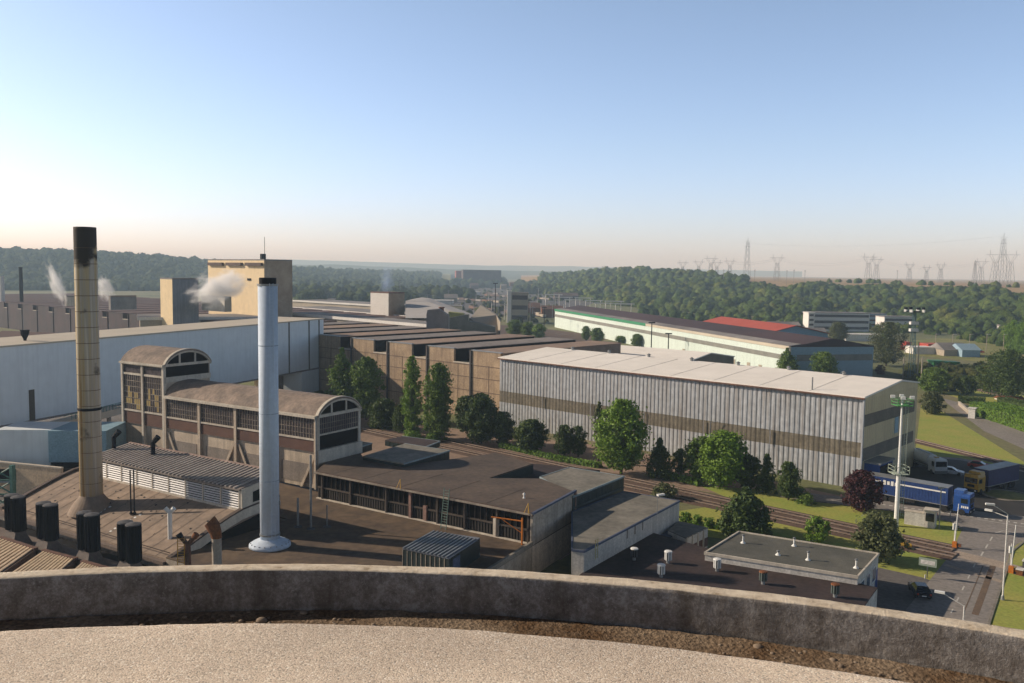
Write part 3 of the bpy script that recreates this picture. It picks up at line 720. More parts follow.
def parapet_mat():
    m = bpy.data.materials.new('stained_parapet'); m.use_nodes = True
    N, L = m.node_tree.nodes, m.node_tree.links; b = N['Principled BSDF']; b.inputs['Roughness'].default_value = .92; b.inputs['Specular IOR Level'].default_value = .15
    tc = N.new('ShaderNodeTexCoord'); geo = N.new('ShaderNodeNewGeometry')
    def noise(s, d=7, rr=.65, mp=None):
        n = N.new('ShaderNodeTexNoise'); n.inputs['Scale'].default_value = s; n.inputs['Detail'].default_value = d; n.inputs['Roughness'].default_value = rr
        if mp:
            q = N.new('ShaderNodeMapping'); q.inputs['Scale'].default_value = mp; L.new(tc.outputs['Object'], q.inputs['Vector']); L.new(q.outputs['Vector'], n.inputs['Vector'])
        else: L.new(tc.outputs['Object'], n.inputs['Vector'])
        return n
    def ramp(src, *st):
        r = N.new('ShaderNodeValToRGB'); e = r.color_ramp.elements
        e[0].position, e[0].color = st[0][0], lin(st[0][1]); e[1].position, e[1].color = st[-1][0], lin(st[-1][1])
        for p, c in st[1:-1]: e.new(p).color = lin(c)
        L.new(src, r.inputs['Fac']); return r.outputs['Color']
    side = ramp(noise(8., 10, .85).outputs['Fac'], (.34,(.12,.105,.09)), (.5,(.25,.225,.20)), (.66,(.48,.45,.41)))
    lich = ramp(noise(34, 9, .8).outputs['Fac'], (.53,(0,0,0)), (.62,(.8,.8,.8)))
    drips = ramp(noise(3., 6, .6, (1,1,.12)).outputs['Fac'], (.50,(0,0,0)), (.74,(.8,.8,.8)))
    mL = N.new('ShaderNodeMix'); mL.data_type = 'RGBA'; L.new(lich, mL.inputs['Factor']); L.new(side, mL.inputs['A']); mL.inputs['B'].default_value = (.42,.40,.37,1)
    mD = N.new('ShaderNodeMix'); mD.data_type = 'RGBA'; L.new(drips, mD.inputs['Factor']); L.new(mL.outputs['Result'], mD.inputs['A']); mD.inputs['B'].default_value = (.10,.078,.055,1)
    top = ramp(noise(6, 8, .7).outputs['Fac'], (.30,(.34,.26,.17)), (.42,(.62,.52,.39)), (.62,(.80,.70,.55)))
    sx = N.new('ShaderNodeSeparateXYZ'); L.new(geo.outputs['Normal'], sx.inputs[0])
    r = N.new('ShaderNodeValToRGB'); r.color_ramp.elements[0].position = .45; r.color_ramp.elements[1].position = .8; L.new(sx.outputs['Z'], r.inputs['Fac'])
    mx = N.new('ShaderNodeMix'); mx.data_type = 'RGBA'; L.new(r.outputs['Color'], mx.inputs['Factor']); L.new(mD.outputs['Result'], mx.inputs['A']); L.new(top, mx.inputs['B'])  # upward faces coloured paler, painting in the sunlit top edge
    L.new(mx.outputs['Result'], b.inputs['Base Color'])
    bp = N.new('ShaderNodeBump'); bp.inputs['Strength'].default_value = .9; bp.inputs['Distance'].default_value = .02; L.new(noise(24, 8, .7).outputs['Fac'], bp.inputs['Height']); L.new(bp.outputs['Normal'], b.inputs['Normal'])
    return m
m_par = parapet_mat(); m_agg = agg_mat()
def ring_grid(prof, a0, a1, na, nz_amp, seed):
    """profile [(r, z)] resampled finely, roughened"""
    pr = []
    for (r0,z0),(r1,z1) in zip(prof, prof[1:]):
        k = max(1, int(math.hypot(r1-r0, z1-z0)/.03))
        for i in range(k): t = i/k; pr.append((r0+(r1-r0)*t, z0+(z1-z0)*t))
    pr.append(prof[-1]); V, Q = [], []
    for i in range(na+1):
        a = rad(a0 + (a1-a0)*i/na)
        for j, (r, z) in enumerate(pr):
            p = Vector((r*math.sin(a), r*math.cos(a), z))
            n1 = mnoise.noise(p*1.3 + Vector((seed,0,0)))*nz_amp + mnoise.noise(p*6 + Vector((seed,3,0)))*nz_amp*.45 + mnoise.noise(p*19)*nz_amp*.22
            V.append((tc0[0] + (r+n1)*math.sin(a), tc0[1] + (r+n1)*math.cos(a), z + n1*.8))
    k = len(pr)
    for i in range(na):
        for j in range(k-1): Q.append((i*k+j, i*k+j+1, (i+1)*k+j+1, (i+1)*k+j))
    return V, Q
zt = H - 2.6; zg = H - 2.98; zs = H - 2.565
V_, Q_ = ring_grid([(TR-.175, zg-.15),(TR-.17, zt-.012),(TR-.155, zt),(TR-.02, zt),(TR, zt-.02),(TR+.01, zt-.9)], -75, 75, 1100, .007, 1)
fast_mesh('parapet', V_, Q_, m_par, tw, smooth=True)
V_, Q_ = ring_grid([(10.7, zg-.02),(11.3, zg-.03),(TR-.2, zg+.03)], -75, 75, 900, .02, 4)
m_gut = M('dirt_in_gutter', (.34,.26,.18), (.13,.075,.036), sc=1.1, fine=30, bump=.6, fm=.95)
fast_mesh('gutter', V_, Q_, m_gut, tw, smooth=True)
RS = 10.9
V_, Q_ = ring_grid([(RS-.01, zg-.1),(RS, zs-.05),(RS-.04, zs-.005),(RS-1.5, zs+.045),(RS-4.5, zs+.10),(RS-9.0, zs+.13),(.3,zs+.13)], -75, 75, 900, .006, 9)
fast_mesh('roof_slab', V_, Q_, m_agg, tw, smooth=True)
MB().lathe(tc0, [(TR-.02, 0),(TR-.02, zt-.8),(TR-.3, zt-.6)], 64).build('tower_wall', m_concrete, tw)
# loose stones in the gutter
dv, dq, off = [], [], 0
for _ in range(1500):
    a = rad(rng.uniform(-45, 45)); r = rng.uniform(10.95, TR-.2); 
    if mnoise.noise(Vector((a*7, r, 2))) < -.05: continue
    s = rng.uniform(.006, .024)*(1 if rng.random() < .95 else 2); t_ = IV*np.array([s, s*rng.uniform(.6,1.1), s*.6])
    dv.append(t_ + np.array([tc0[0]+r*math.sin(a), tc0[1]+r*math.cos(a), zg+.02])); dq.append(IQ+off); off += len(IV)
tag(fast_mesh('gravel', np.concatenate(dv), np.concatenate(dq), M('loose_pebbles', (.34,.27,.20), (.2,.15,.11), sc=9), loc=(tc0[0], tc0[1], zg)), 'loose pebbles and crumbs lying in the roof gutter', 'gravel', kind='stuff')

# ================================================================== terrace level with the blue chimney
aL = at(101,477.6,7.); bL = at(200,501,7.); azL = azim(aL, bL)
vo = mv(aL, azL, -6.5)            # frame origin on lantern line, left end
fv = Fr(vo, azL)
prof = [(10.4,3.0),(10.4,3.7),(8.5,4.25),(6.5,4.95),(4,5.85),(2,6.5),(0,7.0),(-3,7.3),(-6,7.4),(-6,3.0)]
Lv = 10.
for _s in range(900):
    if proj(*fv.p(_s*.1,0,7.))[0] < 240: Lv = _s*.1
A_, B_ = 117., 27.2
low_c = at(533,513,8); low_l = at(316,471,8); low_b = at(572,492,8)
tp = [mv(low_c,0,0), mv(low_c, 207, 12), mv(low_c, 207, 34), fv.p(Lv+30,10.6,0)[:2], fv.p(Lv+.02,10.6,0)[:2], fv.p(Lv+.02,-8,0)[:2], fv.p(2,-8,0)[:2], fv.p(0,-22,0)[:2], (-27.5,125)]
ter = thing('terraced_hall', 'flat brown gravel roof carrying the pale blue chimney', 'building', (-15, 95, 0))
MB().prism(tp, 0, 3.86, top=False).build('wall', m_rendergrey, ter)
MB().prism(tp, 3.86, 4.).build('roof', m_terrace, ter)
pe = MB(); f = Fr(mv(low_c, 207, .1), 207); pe.box(f, 0, 33, -.15, .2, 4, 4.55); pe.build('roof_kerb', m_kerb, ter)

# low long building in front (brown felt roof)
LB = thing('workshop_building', 'long low workshop with brown felt roof and dark glazed front', 'building', (low_l[0], low_l[1], 4))
azf = azim(low_l, low_c); Lf = dist(low_l, low_c); f = Fr(low_l, azf)
depth = 27.
rp = [low_l, low_c, at(573,491.,8), at(541,478.5,8), at(489,478,8), at(533,463.5,8), at(495,453,8), at(452,459,8), at(404,465,8), at(363,457,8), at(352,440,8)]
MB().prism(rp, 7.82, 8).build('roof', m_brownroof, LB)
MB().prism([mv(low_l,azf+180,-.2), mv(low_c,azf,-.3)] + rp[2:], 4.0, 7.82, top=False, sides=False).build('floor', m_brownroof, LB)
# front: recessed dark strips, posts, mid rail
fb = MB(); fb.box(f, 0, Lf-.2, -.6, -.45, 4, 7.82); fb.build('front_wall', m_winblack, LB)
fr_ = MB(); fr_.box(f, 0, Lf-.3, -.44, -.2, 5.55, 5.75); fr_.build('mid_rail', M('dull_rail',(.10,.08,.065)), LB)
cl = MB()
for i in range(int(Lf/.45)): cl.box(f, i*.45+.05, i*.45+.30, -.44, -.33, 4.15, 5.55)
cl.build('ribbed_cladding', M('dull_cladding',(.05,.042,.036),(.035,.03,.026)), LB)
gl = MB()
for i in range(int(Lf/.9)): gl.box(f, i*.9+.03, i*.9+.08, -.44, -.30, 5.75, 7.4)
gl.build('glazing_bars', M('dull_bar',(.07,.055,.05)), LB)
ev = MB(); ev.box(f, -.2, Lf+.1, .0, .25, 7.62, 7.90); ev.build('fascia', M('red_brown_fascia',(.15,.075,.06),(.11,.06,.05)), LB)
ev = MB(); ev.box(f, -.2, Lf+.1, .26, .38, 7.72, 7.95); ev.build('gutter', m_mull, LB)
kb2 = MB(); kb2.box(f, 0, Lf, -.43, .05, 4.0, 4.1); kb2.build('base_kerb', m_concrete_l, LB)
for i, t in enumerate((.03,.18,.36,.475,.60,.72,.855,.98)):
    p = MB(); wd = .38 if i in (3,) else .22; p.box(f, Lf*t-wd/2, Lf*t+wd/2, -.35, -.02, 4.0, 7.62); p.build('column', m_pinkcol if i == 3 else bpy.data.materials['dull_rail'], LB)
dm = MB(); dm.box(f, Lf*.535, Lf*.55, -.42, -.1, 4.16, 6.1); dm.build('door_post', m_pinkcol, LB)
pp = MB(); pp.box(f, Lf*.84, Lf*.86, -.42, -.1, 4.16, 6.3); pp.build('pale_panel', m_concrete_l, LB)
# end wall to the right (rough grey render), goes to the ground
br = at(575,490.5,8); fe = Fr(low_c, azim(low_c, br)); Le = dist(low_c, br)
ew = MB(); ew.box(fe, 0, Le, -.35, 0, 3.9, 7.75); ew.build('end_wall', m_rendergrey, LB)
ew = MB(); ew.box(fe, 0, Le, -.35, -.01, 0, 3.9); ew.build('lower_wall', M('shade_lifted_render',(.78,.68,.56),(.62,.54,.45),sc=.5,streak=.4), LB)  # lower half coloured lighter to offset the shade in the gap
pk = MB(); pk.box(fe, Le-.3, Le+.05, -.05, .25, 0, 7.9); pk.build('corner_post', m_pinkcol, LB)
bt = MB(); bt.box(fe, -.3, Le+.1, -.1, .22, 7.85, 8.1); bt.build('roof_edge', m_trimblue, LB)
hl = MB(); hl.box(fe, .1, Le-.3, .0, .03, 3.9, 3.98); hl.build('wall_joint', M('joint',(.09,.075,.06)), LB)

def seams(fr, s0, s1, d0, d1, z, step, root, mat, nm='seam'):
    m = MB(); k = s0
    while k < s1:
        m.box(fr, k, k+.10, d0, d1, z, z+.025); k += step*rng.uniform(.85, 1.15)
    m.build(nm, mat, root)
m_seam = M('felt_lap', (.115,.086,.064), (.085,.065,.05))
seams(f, 3., Lf-1, -9.5, -.3, 8.0, 6.5, LB, m_seam)
# raised roof lights
def rooflight(pts, z, dz, label, roof=m_greyroof):
    P = [at(x, y, z) for x, y in pts]
    r = thing('roof_light', label, 'roof light', (P[0][0], P[0][1], z-dz), 'raised roof lights on the low buildings')
    MB().prism(P, z-dz, z-.2, top=False).build('glazed_side', m_tealroof, r)
    MB().prism(P, z-.2, z).build('roof', roof, r)
    e = MB()
    for a, b in list(zip(P, P[1:]+P[:1]))[1:3]: e.box(Fr(a, azim(a,b)), -.05, dist(a,b)+.05, -.07, .07, z-.16, z+.04)
    e.build('roof_edge', m_trimteal, r)
    mu = MB()
    for a, b in zip(P, P[1:]+P[:1]):
        L_ = dist(a,b)
        for i in range(1, int(L_/1.)): mu.box(Fr(a, azim(a,b)), i*1., i*1.+.06, -.05, .05, z-dz, z-.2)
    mu.build('glazing_bars', M('dark_teal_bar',(.06,.075,.07)), r)
bw_ = MB()
for a, b in list(zip(rp[2:], rp[3:])): bw_.box(Fr(a, azim(a,b)), 0, dist(a,b), -.12, .06, 0, 7.8)
bw_.build('rear_wall', m_tealroof, LB)
lw_ = MB(); lw_.prism([at(489,478,6.4), at(541,478.5,6.4), at(600,470,6.4), at(533,463.5,6.4)], 0, 6.4); lw_.build('lower_roof', m_darkroof, LB)
rooflight([(363,456),(404,463.5),(449.5,450.5),(405,443.5)], 8.6, 1.6, 'small grey raised roof light behind the barrel roofed building')
rooflight([(300,447),(340,453),(372,443),(330,438)], 8.6, 1.2, 'grey roof light partly hidden by the barrel roofed building')
rooflight([(385,440),(425,447),(440,441),(402,436)], 7.2, 1.0, 'dark low roof light farthest back by the dirt path', m_darkroof)
C5 = thing('grey_roof_building', 'grey flat roofed block stepping up behind the brown roof', 'building', (*at(590,490,0), 0))
P5 = [at(540,477,7.4), at(569,467.5,7.4), at(624,476.3,7.4), at(573,496.5,7.4)]
P5 = [P5[0], P5[3], P5[2], P5[1]]
MB().prism(P5, 0, 7.2, top=False).build('wall', m_tealroof, C5); MB().prism(P5, 7.2, 7.4).build('roof', m_greyroof, C5)
e = MB()
for a, b in zip(P5, P5[1:]+P5[:1]): e.box(Fr(a, azim(a,b)), -.05, dist(a,b)+.05, -.08, .08, 7.22, 7.46)
e.build('roof_edge', m_trimteal, C5)
e = MB(); a, b = P5[1], P5[2]; f = Fr(a, azim(a,b)); L_ = dist(a,b)
for i in range(int(L_/.9)): e.box(f, i*.9, i*.9+.07, -.04, .05, 5.9, 7.2)
e.box(f, 0, L_, -.03, .12, 5.7, 5.9)
e.build('glazing_bars', M('teal_grey_bars',(.10,.12,.12)), C5)
# big white walled hall with grey roof
D5, PD = quadbox([(572,549.5),(584,551),(679.5,500.8),(624,491.5),(572,512)], 5.6, 0, m_greywall, m_greyroof, 'grey_roof_hall', 'pale walled hall with wide grey flat roof below the rail tracks', edge=m_trimblue)
f = Fr(PD[1], azim(PD[1], PD[2])); L5 = dist(PD[1], PD[2])
e = MB(); e.box(f, L5*.62, L5+.5, .05, 1.6, 2.2, 2.35); e.build('blue_canopy', m_trimblue, D5)
e = MB(); e.box(f, L5*.80, L5+.2, .05, 2.2, 0, 2.19); e.build('lean_to', m_whitewall, D5)
for t in (.40,.48,.56):
    e = MB(); e.box(f, L5*t, L5*t+.25, 0, .05, 4.3, 5.45); e.build('stain_mark', m_recess, D5)
# small rail ladder on hall edge
def hooped_rail(p, z, label, mat=m_yellow, wdt=.7, hgt=1.1, az=27):
    f = Fr(p, az); t = thing('roof_rail', label, 'guard rail', (p[0], p[1], z-1.2)); m = MB()
    for s in (0, wdt): m.tube(f.p(s,.3,z-1.2), f.p(s,.3,z+hgt), .04, n=6)
    m.build('upright', mat, t); m = MB()
    for h in (.3,.7,1.1): m.tube(f.p(0,.3,z+h), f.p(wdt,.3,z+h), .03, n=6)
    for h in (-1,-.7,-.4,-.1): m.tube(f.p(0,.3,z+h), f.p(wdt,.3,z+h), .025, n=6)
    m.build('rung', mat, t)
hooped_rail(at(593,549,5.6), 5.6, 'pale yellow rail and ladder over the edge of the grey roofed hall', M('pale_yellow_paint',(.5,.45,.2)))
lp = at(657,514,5.6); t = thing('roof_lamp', 'small white flood lamp on pole at grey hall edge', 'lamp', (lp[0], lp[1], 5.6))
MB().tube((lp[0],lp[1],5.6),(lp[0],lp[1],8.0),.04).build('pole', m_steel, t); MB().box(Fr((lp[0],lp[1]),60),0,1.1,-.2,.2,8.0,8.22).build('lamp_head', m_white, t)

# small office with columns between
E5, PE_ = quadbox([(686,538),(708,527.5),(679,521),(668,530)], 2.9, 0, m_whitewall, m_greyroof, 'small_office', 'small flat roofed office with rust coloured panels', edge=None)
f = Fr(PE_[0], azim(PE_[0], PE_[1])); Ls = dist(PE_[0], PE_[1])
for i in range(4):
    e = MB(); e.box(f, Ls*i/4+.1, Ls*i/4+.35, .0, .12, 0, 2.9); e.build('column', m_concrete_l, E5)
for i in range(4):
    e = MB(); e.box(f, Ls*i/4+.42, Ls*(i+1)/4-.05, .0, .05, .4, 1.6); e.build('window_panel', m_brickdark, E5)

# white building with gravelled roof (lower right)
rtF = [(705,553),(857.6,577),(878.5,554),(739,532)]
F5, PF = quadbox(rtF, 4.0, 0, m_whitewall, m_gravelroof, 'white_flat_building', 'white rendered building with gravelled roof and low kerb', edge=m_concrete_l, lip=.08)
f = Fr(PF[1], azim(PF[1], PF[2])); Lw = dist(PF[1], PF[2])
for i in range(3):
    wn_ = MB(); s = Lw*(.14+.28*i); wn_.box(f, s, s+Lw*.17, 0, .04, 1.3, 2.9); o = wn_.build('window', glass('blue_grey_glass',(.12,.17,.24)) if i == 0 else bpy.data.materials['blue_grey_glass'], F5)
    fr2 = MB(); fr2.box(f, s-.08, s, 0, .08, 1.2, 3.0); fr2.box(f, s+Lw*.17, s+Lw*.17+.08, 0, .08, 1.2, 3.0); fr2.box(f, s, s+Lw*.17, 0, .08, 1.2, 1.3); fr2.box(f, s, s+Lw*.17, 0, .08, 2.9, 3.0); fr2.build('frame', m_white, o)
dr = MB(); dr.box(f, Lw*.88, Lw*.98, 0, .06, 0, 2.3); dr.build('door', m_cabblue, F5)
for i, (x, y) in enumerate(((743,543),(794,546),(808,560),(856,568),(778,555))):
    p = at(x, y, 4.0); t = thing('roof_ventilator', ['small capped roof pipe nearest the fir on the gravelled roof','small capped roof pipe at the back edge of the gravelled roof','white roof pipe in the middle of the gravelled roof','white roof pipe at the right corner of the gravelled roof','stubby roof pipe on the left half of the gravelled roof'][i], 'roof vent', (p[0], p[1], 4.0), 'small pipes on the gravelled roof')
    hh = .9 if i < 4 else .4
    MB().lathe(p, [(.32,4.0),(.22,4.12),(.10,4.25),(.10,4+hh)], 12).build('pipe', m_white, t); MB().lathe(p, [(.18,4+hh),(.2,4.12+hh),(.05,4.2+hh)], 12).build('cap', m_steel, t)
# dark brown lower roof
G5, PG = quadbox([(545,600),(620,545),(640,529),(712,549.5),(877.5,587.5),(860,612),(700,620)], 3.1, 0, m_whitewall, m_darkroof, 'dark_roof_building', 'low building with dark brown felt roof just below the parapet', edge=None)
for i, (x, y, col) in enumerate(((668,563,m_white),(717,571,m_white),(763,584,M('greenish_vent',(.16,.19,.17))),(835,597,M('greenish_vent2',(.15,.18,.16))),(661,577,m_white),(634,560,m_ventcap))):
    p = at(x, y, 3.1); t = thing('roof_ventilator', ['white finned ventilator nearest the pale hall','white finned ventilator before the gravelled roof','greenish ventilator with red cap left of centre','greenish ventilator with red cap by the right end','white ventilator cut off by the parapet','grey ventilator in the shade of the pale hall'][i], 'roof vent', (p[0], p[1], 3.1), 'ventilators on the dark brown roof')
    MB().lathe(p, [(.22,3.1),(.2,3.5)], 12).build('neck', m_steel, t)
    b_ = MB()
    for k in range(8):
        a = k*45; q = mv(p, a, .40); b_.box(Fr(q, a), -.10, .03, -.075, .075, 3.5, 4.45)
    b_.build('fins', col, t); MB().lathe(p, [(.31,3.5),(.31,4.4)], 12).build('body', m_winblack, t)
    MB().lathe(p, [(.48,4.45),(.44,4.56),(.1,4.62)], 14).build('cap', m_white if i not in (2,3) else m_rust, t)

# ================================================================== shed on terrace, ladder, crane arm, tripods
hp = [at(402.5,548,6.3), at(433,531,6.3), at(480,537.6,6.3), at(449,558,6.3)]
hs_ = thing('roof_shed', 'small shed with dark ribbed roof on the brown terrace', 'shed', (hp[0][0], hp[0][1], 4))
MB().prism(hp, 4, 6.1, top=False).build('wall', m_tealroof, hs_)
MB().prism(hp, 6.15, 6.3).build('roof', M('blue_grey_sheet',(.20,.22,.26),(.13,.14,.17)), hs_)
mb = MB(); f = Fr(hp[0], azim(hp[0], hp[1])); g2 = Fr(hp[0], azim(hp[0], hp[3])); Lw_ = dist(hp[0], hp[3]); Ld = dist(hp[0], hp[1])
for i in range(12):
    o = g2.p(Lw_*(i+.3)/12, 0, 0)[:2]; mb.box(Fr(o, azim(hp[0],hp[1])), -.15, Ld+.1, -.07, .07, 6.31, 6.42)
mb.build('ribs', m_steel, hs_)
mb = MB()
for i in range(10): mb.box(g2, Lw_*i/10, Lw_*i/10+.08, -.03, .05, 4, 6.1)
mb.build('wall_posts', m_mull, hs_)
dr = MB(); f3 = Fr(hp[3], azim(hp[3], hp[2])); dr.box(f3, .9, 2.6, 0, .05, 4, 5.9); dr.build('door', m_trimblue, hs_)
la = at(441.5,530,4); t = thing('ladder', 'green steel ladder leaning up to the brown felt roof', 'ladder', (la[0], la[1], 4))
f = Fr(low_l, azf); s0 = (la[0]-low_l[0])*f.a[0] + (la[1]-low_l[1])*f.a[1]
for k in (0, .85):
    MB().tube(f.p(s0-.4+k, 1.2, 4), f.p(s0-.4+k, .5, 9.2), .05, n=6).build('rail', m_green_steel if False else M('pale_green_paint',(.22,.33,.28)), t)
mb = MB()
for i in range(15):
    z = 4.3+i*.33; u = 1.2-.7*(z-4)/5.2; mb.tube(f.p(s0-.4,u,z), f.p(s0+.45,u,z), .03, n=5)
mb.build('rungs', bpy.data.materials['pale_green_paint'], t)
s1 = Lf*.965
t = thing('wall_crane', 'orange swing arm hoist fixed to the workshop front', 'hoist', (*f.p(s1,.5,4)[:2], 4)); m = MB()
m.box(f, s1, s1+.18, .42, .6, 4, 7.3); m.build('post', m_orange, t)
m = MB(); m.tube(f.p(s1+.1,.5,6.9), f.p(s1-4.0,1.2,6.9), .09, n=6); m.build('arm', m_orange, t)
m = MB(); m.tube(f.p(s1+.1,.5,5.4), f.p(s1-2.6,1.0,6.85), .06, n=6); m.build('brace', m_orange, t)
for x, l in ((411,'yellow tripod bracket at the left of the felt roof edge'),(530,'yellow tripod bracket at the right corner of the felt roof')):
    s2 = Lf*((x-316)/(533-316)); s2 = min(s2, Lf-.5)
    t = thing('tripod_bracket', l, 'bracket', f.p(s2,.3,8), 'yellow brackets on the felt roof edge')
    for k in (-.35,0,.35): MB().tube(f.p(s2+k,.3+abs(k),8), f.p(s2,.3,9.2), .045, n=5).build('leg', m_yellow, t)
p = at(524,498,8); t = thing('roof_ventilator', 'tiny white cowl alone on the brown felt roof', 'roof vent', (p[0],p[1],8)); MB().lathe(p,[(.2,8),(.1,8.1),(.1,8.5)],10).build('pipe',m_white,t); MB().lathe(p,[(.2,8.5),(.05,8.7)],10).build('cap',m_white,t)

# blue chimney
bc = at(270,546,4); t = thing('chimney', 'slim pale blue steel chimney on a round skirt', 'chimney', (bc[0], bc[1], 4))
MB().lathe(bc, [(1.12,4.2),(1.12,35.2)], 40).build('flue', m_bluechim, t, smooth=False)
for z in (12,20,28): MB().lathe(bc, [(1.14,z),(1.14,z+.08)], 40).build('weld_ring', M('blue_ring%d'%z,(.38,.47,.58)), t)
MB().lathe(bc, [(2.45,4.05),(2.4,4.35),(1.9,4.65),(1.25,4.9),(1.14,5.0)], 40).build('skirt', m_bluechim, t)
MB().lathe(bc, [(1.2,5.4),(1.2,5.6)], 40).build('collar', m_steel, t)
MB().lathe(bc, [(.98,35.2),(.98,35.9),(.9,35.95)], 32).build('cap', m_vent, t)
MB().lathe(bc, [(1.2,35.0),(1.2,35.22)], 40).build('rim', m_steel, t)
for o in t.children:
    if o.name.startswith(('flue','skirt')): o.data.polygons.foreach_set('use_smooth', [True]*len(o.data.polygons))
lm_ = MB()
for dx in (-.2,.2): lm_.tube((bc[0]+dx+.75,bc[1]-1.15,5.2),(bc[0]+dx+.75,bc[1]-1.15,35.3),.03,n=5)
for i in range(75): lm_.tube((bc[0]+.55,bc[1]-1.15,5.5+i*.4),(bc[0]+.95,bc[1]-1.15,5.5+i*.4),.02,n=4)
lm_.build('ladder', m_bluechim, t)
bt_ = MB()
for i in range(20): a = i*18; q = mv(bc, a, 2.2); bt_.tube((q[0],q[1],4.35),(q[0],q[1],4.55),.07,n=6)
bt_.build('rivet', m_steel, t)
m = MB(); m.tube((bc[0]+1.2,bc[1],9),(bc[0]+1.2,bc[1],9.5),.1); m.build('bracket', m_steel, t)
for x, y, ty, l in ((298,527,498,'short grey vent pipe nearest the blue chimney'),(311,529,455,'tallest grey vent pipe between two short ones'),(327,527,505,'thin short vent pipe farthest from the blue chimney')):
    p = at(x,y,4); zt_ = ztop(p, ty); t = thing('vent_pipe', l, 'vent pipe', (p[0],p[1],4), 'vent pipes on the brown terrace')
    MB().tube((p[0],p[1],4),(p[0],p[1],zt_),.14 if x!=327 else .08,n=10).build('pipe', m_steel, t); MB().lathe(p, [(.55,4.02),(.5,4.14),(.18,4.2)],14).build('base_plate', m_ventcap, t)

# ================================================================== vault hall + lantern + tall chimney
VH = thing('vaulted_hall', 'brown vaulted hall roof around the tall round chimney', 'building', (*fv.p(20,8,0)[:2], 0))
vm = MB(); vm.extr(fv, prof, 0, Lv); vm.build('vault', m_vault, VH)
rm = MB()
for s in (-.6, Lv):
    rm = MB()
    for (d0,z0),(d1,z1) in zip(prof, prof[1:]):
        rm.quad(fv.p(s,d0,z0-.5), fv.p(s,d1,z1-.5), fv.p(s,d1,z1+.35), fv.p(s,d0,z0+.35)).quad(fv.p(s+.6,d0,z0-.5), fv.p(s+.6,d1,z1-.5), fv.p(s+.6,d1,z1+.35), fv.p(s+.6,d0,z0+.35)).quad(fv.p(s,d0,z0+.35), fv.p(s,d1,z1+.35), fv.p(s+.6,d1,z1+.35), fv.p(s+.6,d0,z0+.35))
    rm.build('end_rib', bpy.data.materials.get('dark_rib') or M('dark_rib',(.12,.09,.075)), VH)
MB().box(fv, 0, Lv-.02, -5.9, 10.3, 0, 3.0).build('wall', m_rendergrey, VH)
gt = MB(); gt.box(fv, -1, Lv, 10.35, 11.0, 3.1, 3.5); gt.build('gutter', M('pale_gutter',(.22,.17,.14)), VH)
sb = MB(); sb.box(fv, 0, Lv, 10.0, 10.08, 4.3, 4.38)
sb.build('guard_bar', M('guard_dark',(.08,.06,.05)), VH)
# pale dabs along two repair lines, dark flakes
def vz(d):
    for (da,za),(db_,zb_) in zip(prof[1:], prof[2:]):
        if db_ <= d <= da: return za + (zb_-za)*(da-d)/(da-db_)
    return 7.4
db = MB()
for s_c in (15.5, 22.0):
    for k in range(7):
        d_ = 8.6 - k*.62; s_ = s_c + k*.12 + rng.uniform(-.15,.15); db.quad(*[fv.p(s_+a, d_+b, vz(d_+b)+.03) for a, b in ((0,0),(.42,.05),(.38,.3),(.03,.27))])
db.build('white_speck', m_white, VH)
fl = MB()
for k in range(60):
    d_ = rng.uniform(.3, 8.5); s_ = rng.uniform(2, Lv-1); w2 = rng.uniform(.12,.4); fl.quad(*[fv.p(s_+a*w2, d_+b*w2, vz(d_+b*w2)+.035) for a, b in ((0,0),(1,.2),(.8,.9),(-.1,.6))])
fl.build('dark_stain', m_soot, VH)
gp = MB(); gp.box(fv, -3, Lv+22, 11.05, 13.2, 0, 2.6); gp.build('sunk_gutter', m_winblack, VH)
for k, (x, y) in enumerate(((110,533),(113,527),(117,523),(155,545),(158,541),(160,538),(163,533))):
    pass
# joint ribs over the vault
jr = MB()
for i in range(1, 16):
    s_ = Lv*i/16
    for (d0,z0),(d1,z1) in zip(prof[1:-1], prof[2:-1]): jr.quad(fv.p(s_,d0,z0+.02), fv.p(s_+.18,d0,z0+.02), fv.p(s_+.18,d1,z1+.03), fv.p(s_,d1,z1+.03))
jr.build('seam', M('vault_seam',(.25,.19,.145)), VH)
# lantern with louvres
f = Fr(vo, azL); s0, s1 = 4.6, Lv
LT = thing('louvred_monitor', 'long louvred roof monitor with grey ribbed roof', 'roof monitor', (*f.p(s0,0,7)[:2], 7))
MB().box(f, s0, s1, -5.6, -.2, 6.5, 9.55).build('wall', m_recess, LT)
rf = MB(); rf.extr(f, [(.35,9.55),(.35,9.75),(-5.8,10.7),(-5.8,10.5)], s0-.2, s1+.3); rf.build('roof', m_ribroof, LT)
rb = MB(); n = int((s1-s0)/.8)
for i in range(n):
    s = s0+i*.8; rb.extr(f, [(.36,9.76),(.36,9.92),(-5.8,10.87),(-5.8,10.71)], s, s+.26)
rb.build('roof_ribs', M('rib_light',(.46,.41,.37)), LT)
e = MB(); e.box(f, s0-.2, s1+.3, -6.1, -5.8, 10.3, 10.95); e.build('roof_edge', M('pinkish_flashing',(.42,.30,.25)), LT)
nb_ = 9; bw = (s1-s0)/nb_
for i in range(nb_):
    lm = MB()
    for k in range(7):
        z = 7.25 + k*.31; lm.quad(f.p(s0+bw*i+.15, .16, z), f.p(s0+bw*(i+1)-.15, .16, z), f.p(s0+bw*(i+1)-.15, .02, z+.15), f.p(s0+bw*i+.15, .02, z+.15))
    lm.build('louvre', m_louvre, LT)
pm = MB()
for i in range(nb_+1): pm.box(f, s0+bw*i-.08, s0+bw*i+.08, -.15, .16, 7.0, 9.55)
pm.box(f, s0, s1, -.15, .2, 6.95, 7.2); pm.box(f, s0, s1, -.15, .2, 9.45, 9.56); pm.build('louvre_frame', m_concrete_l, LT)
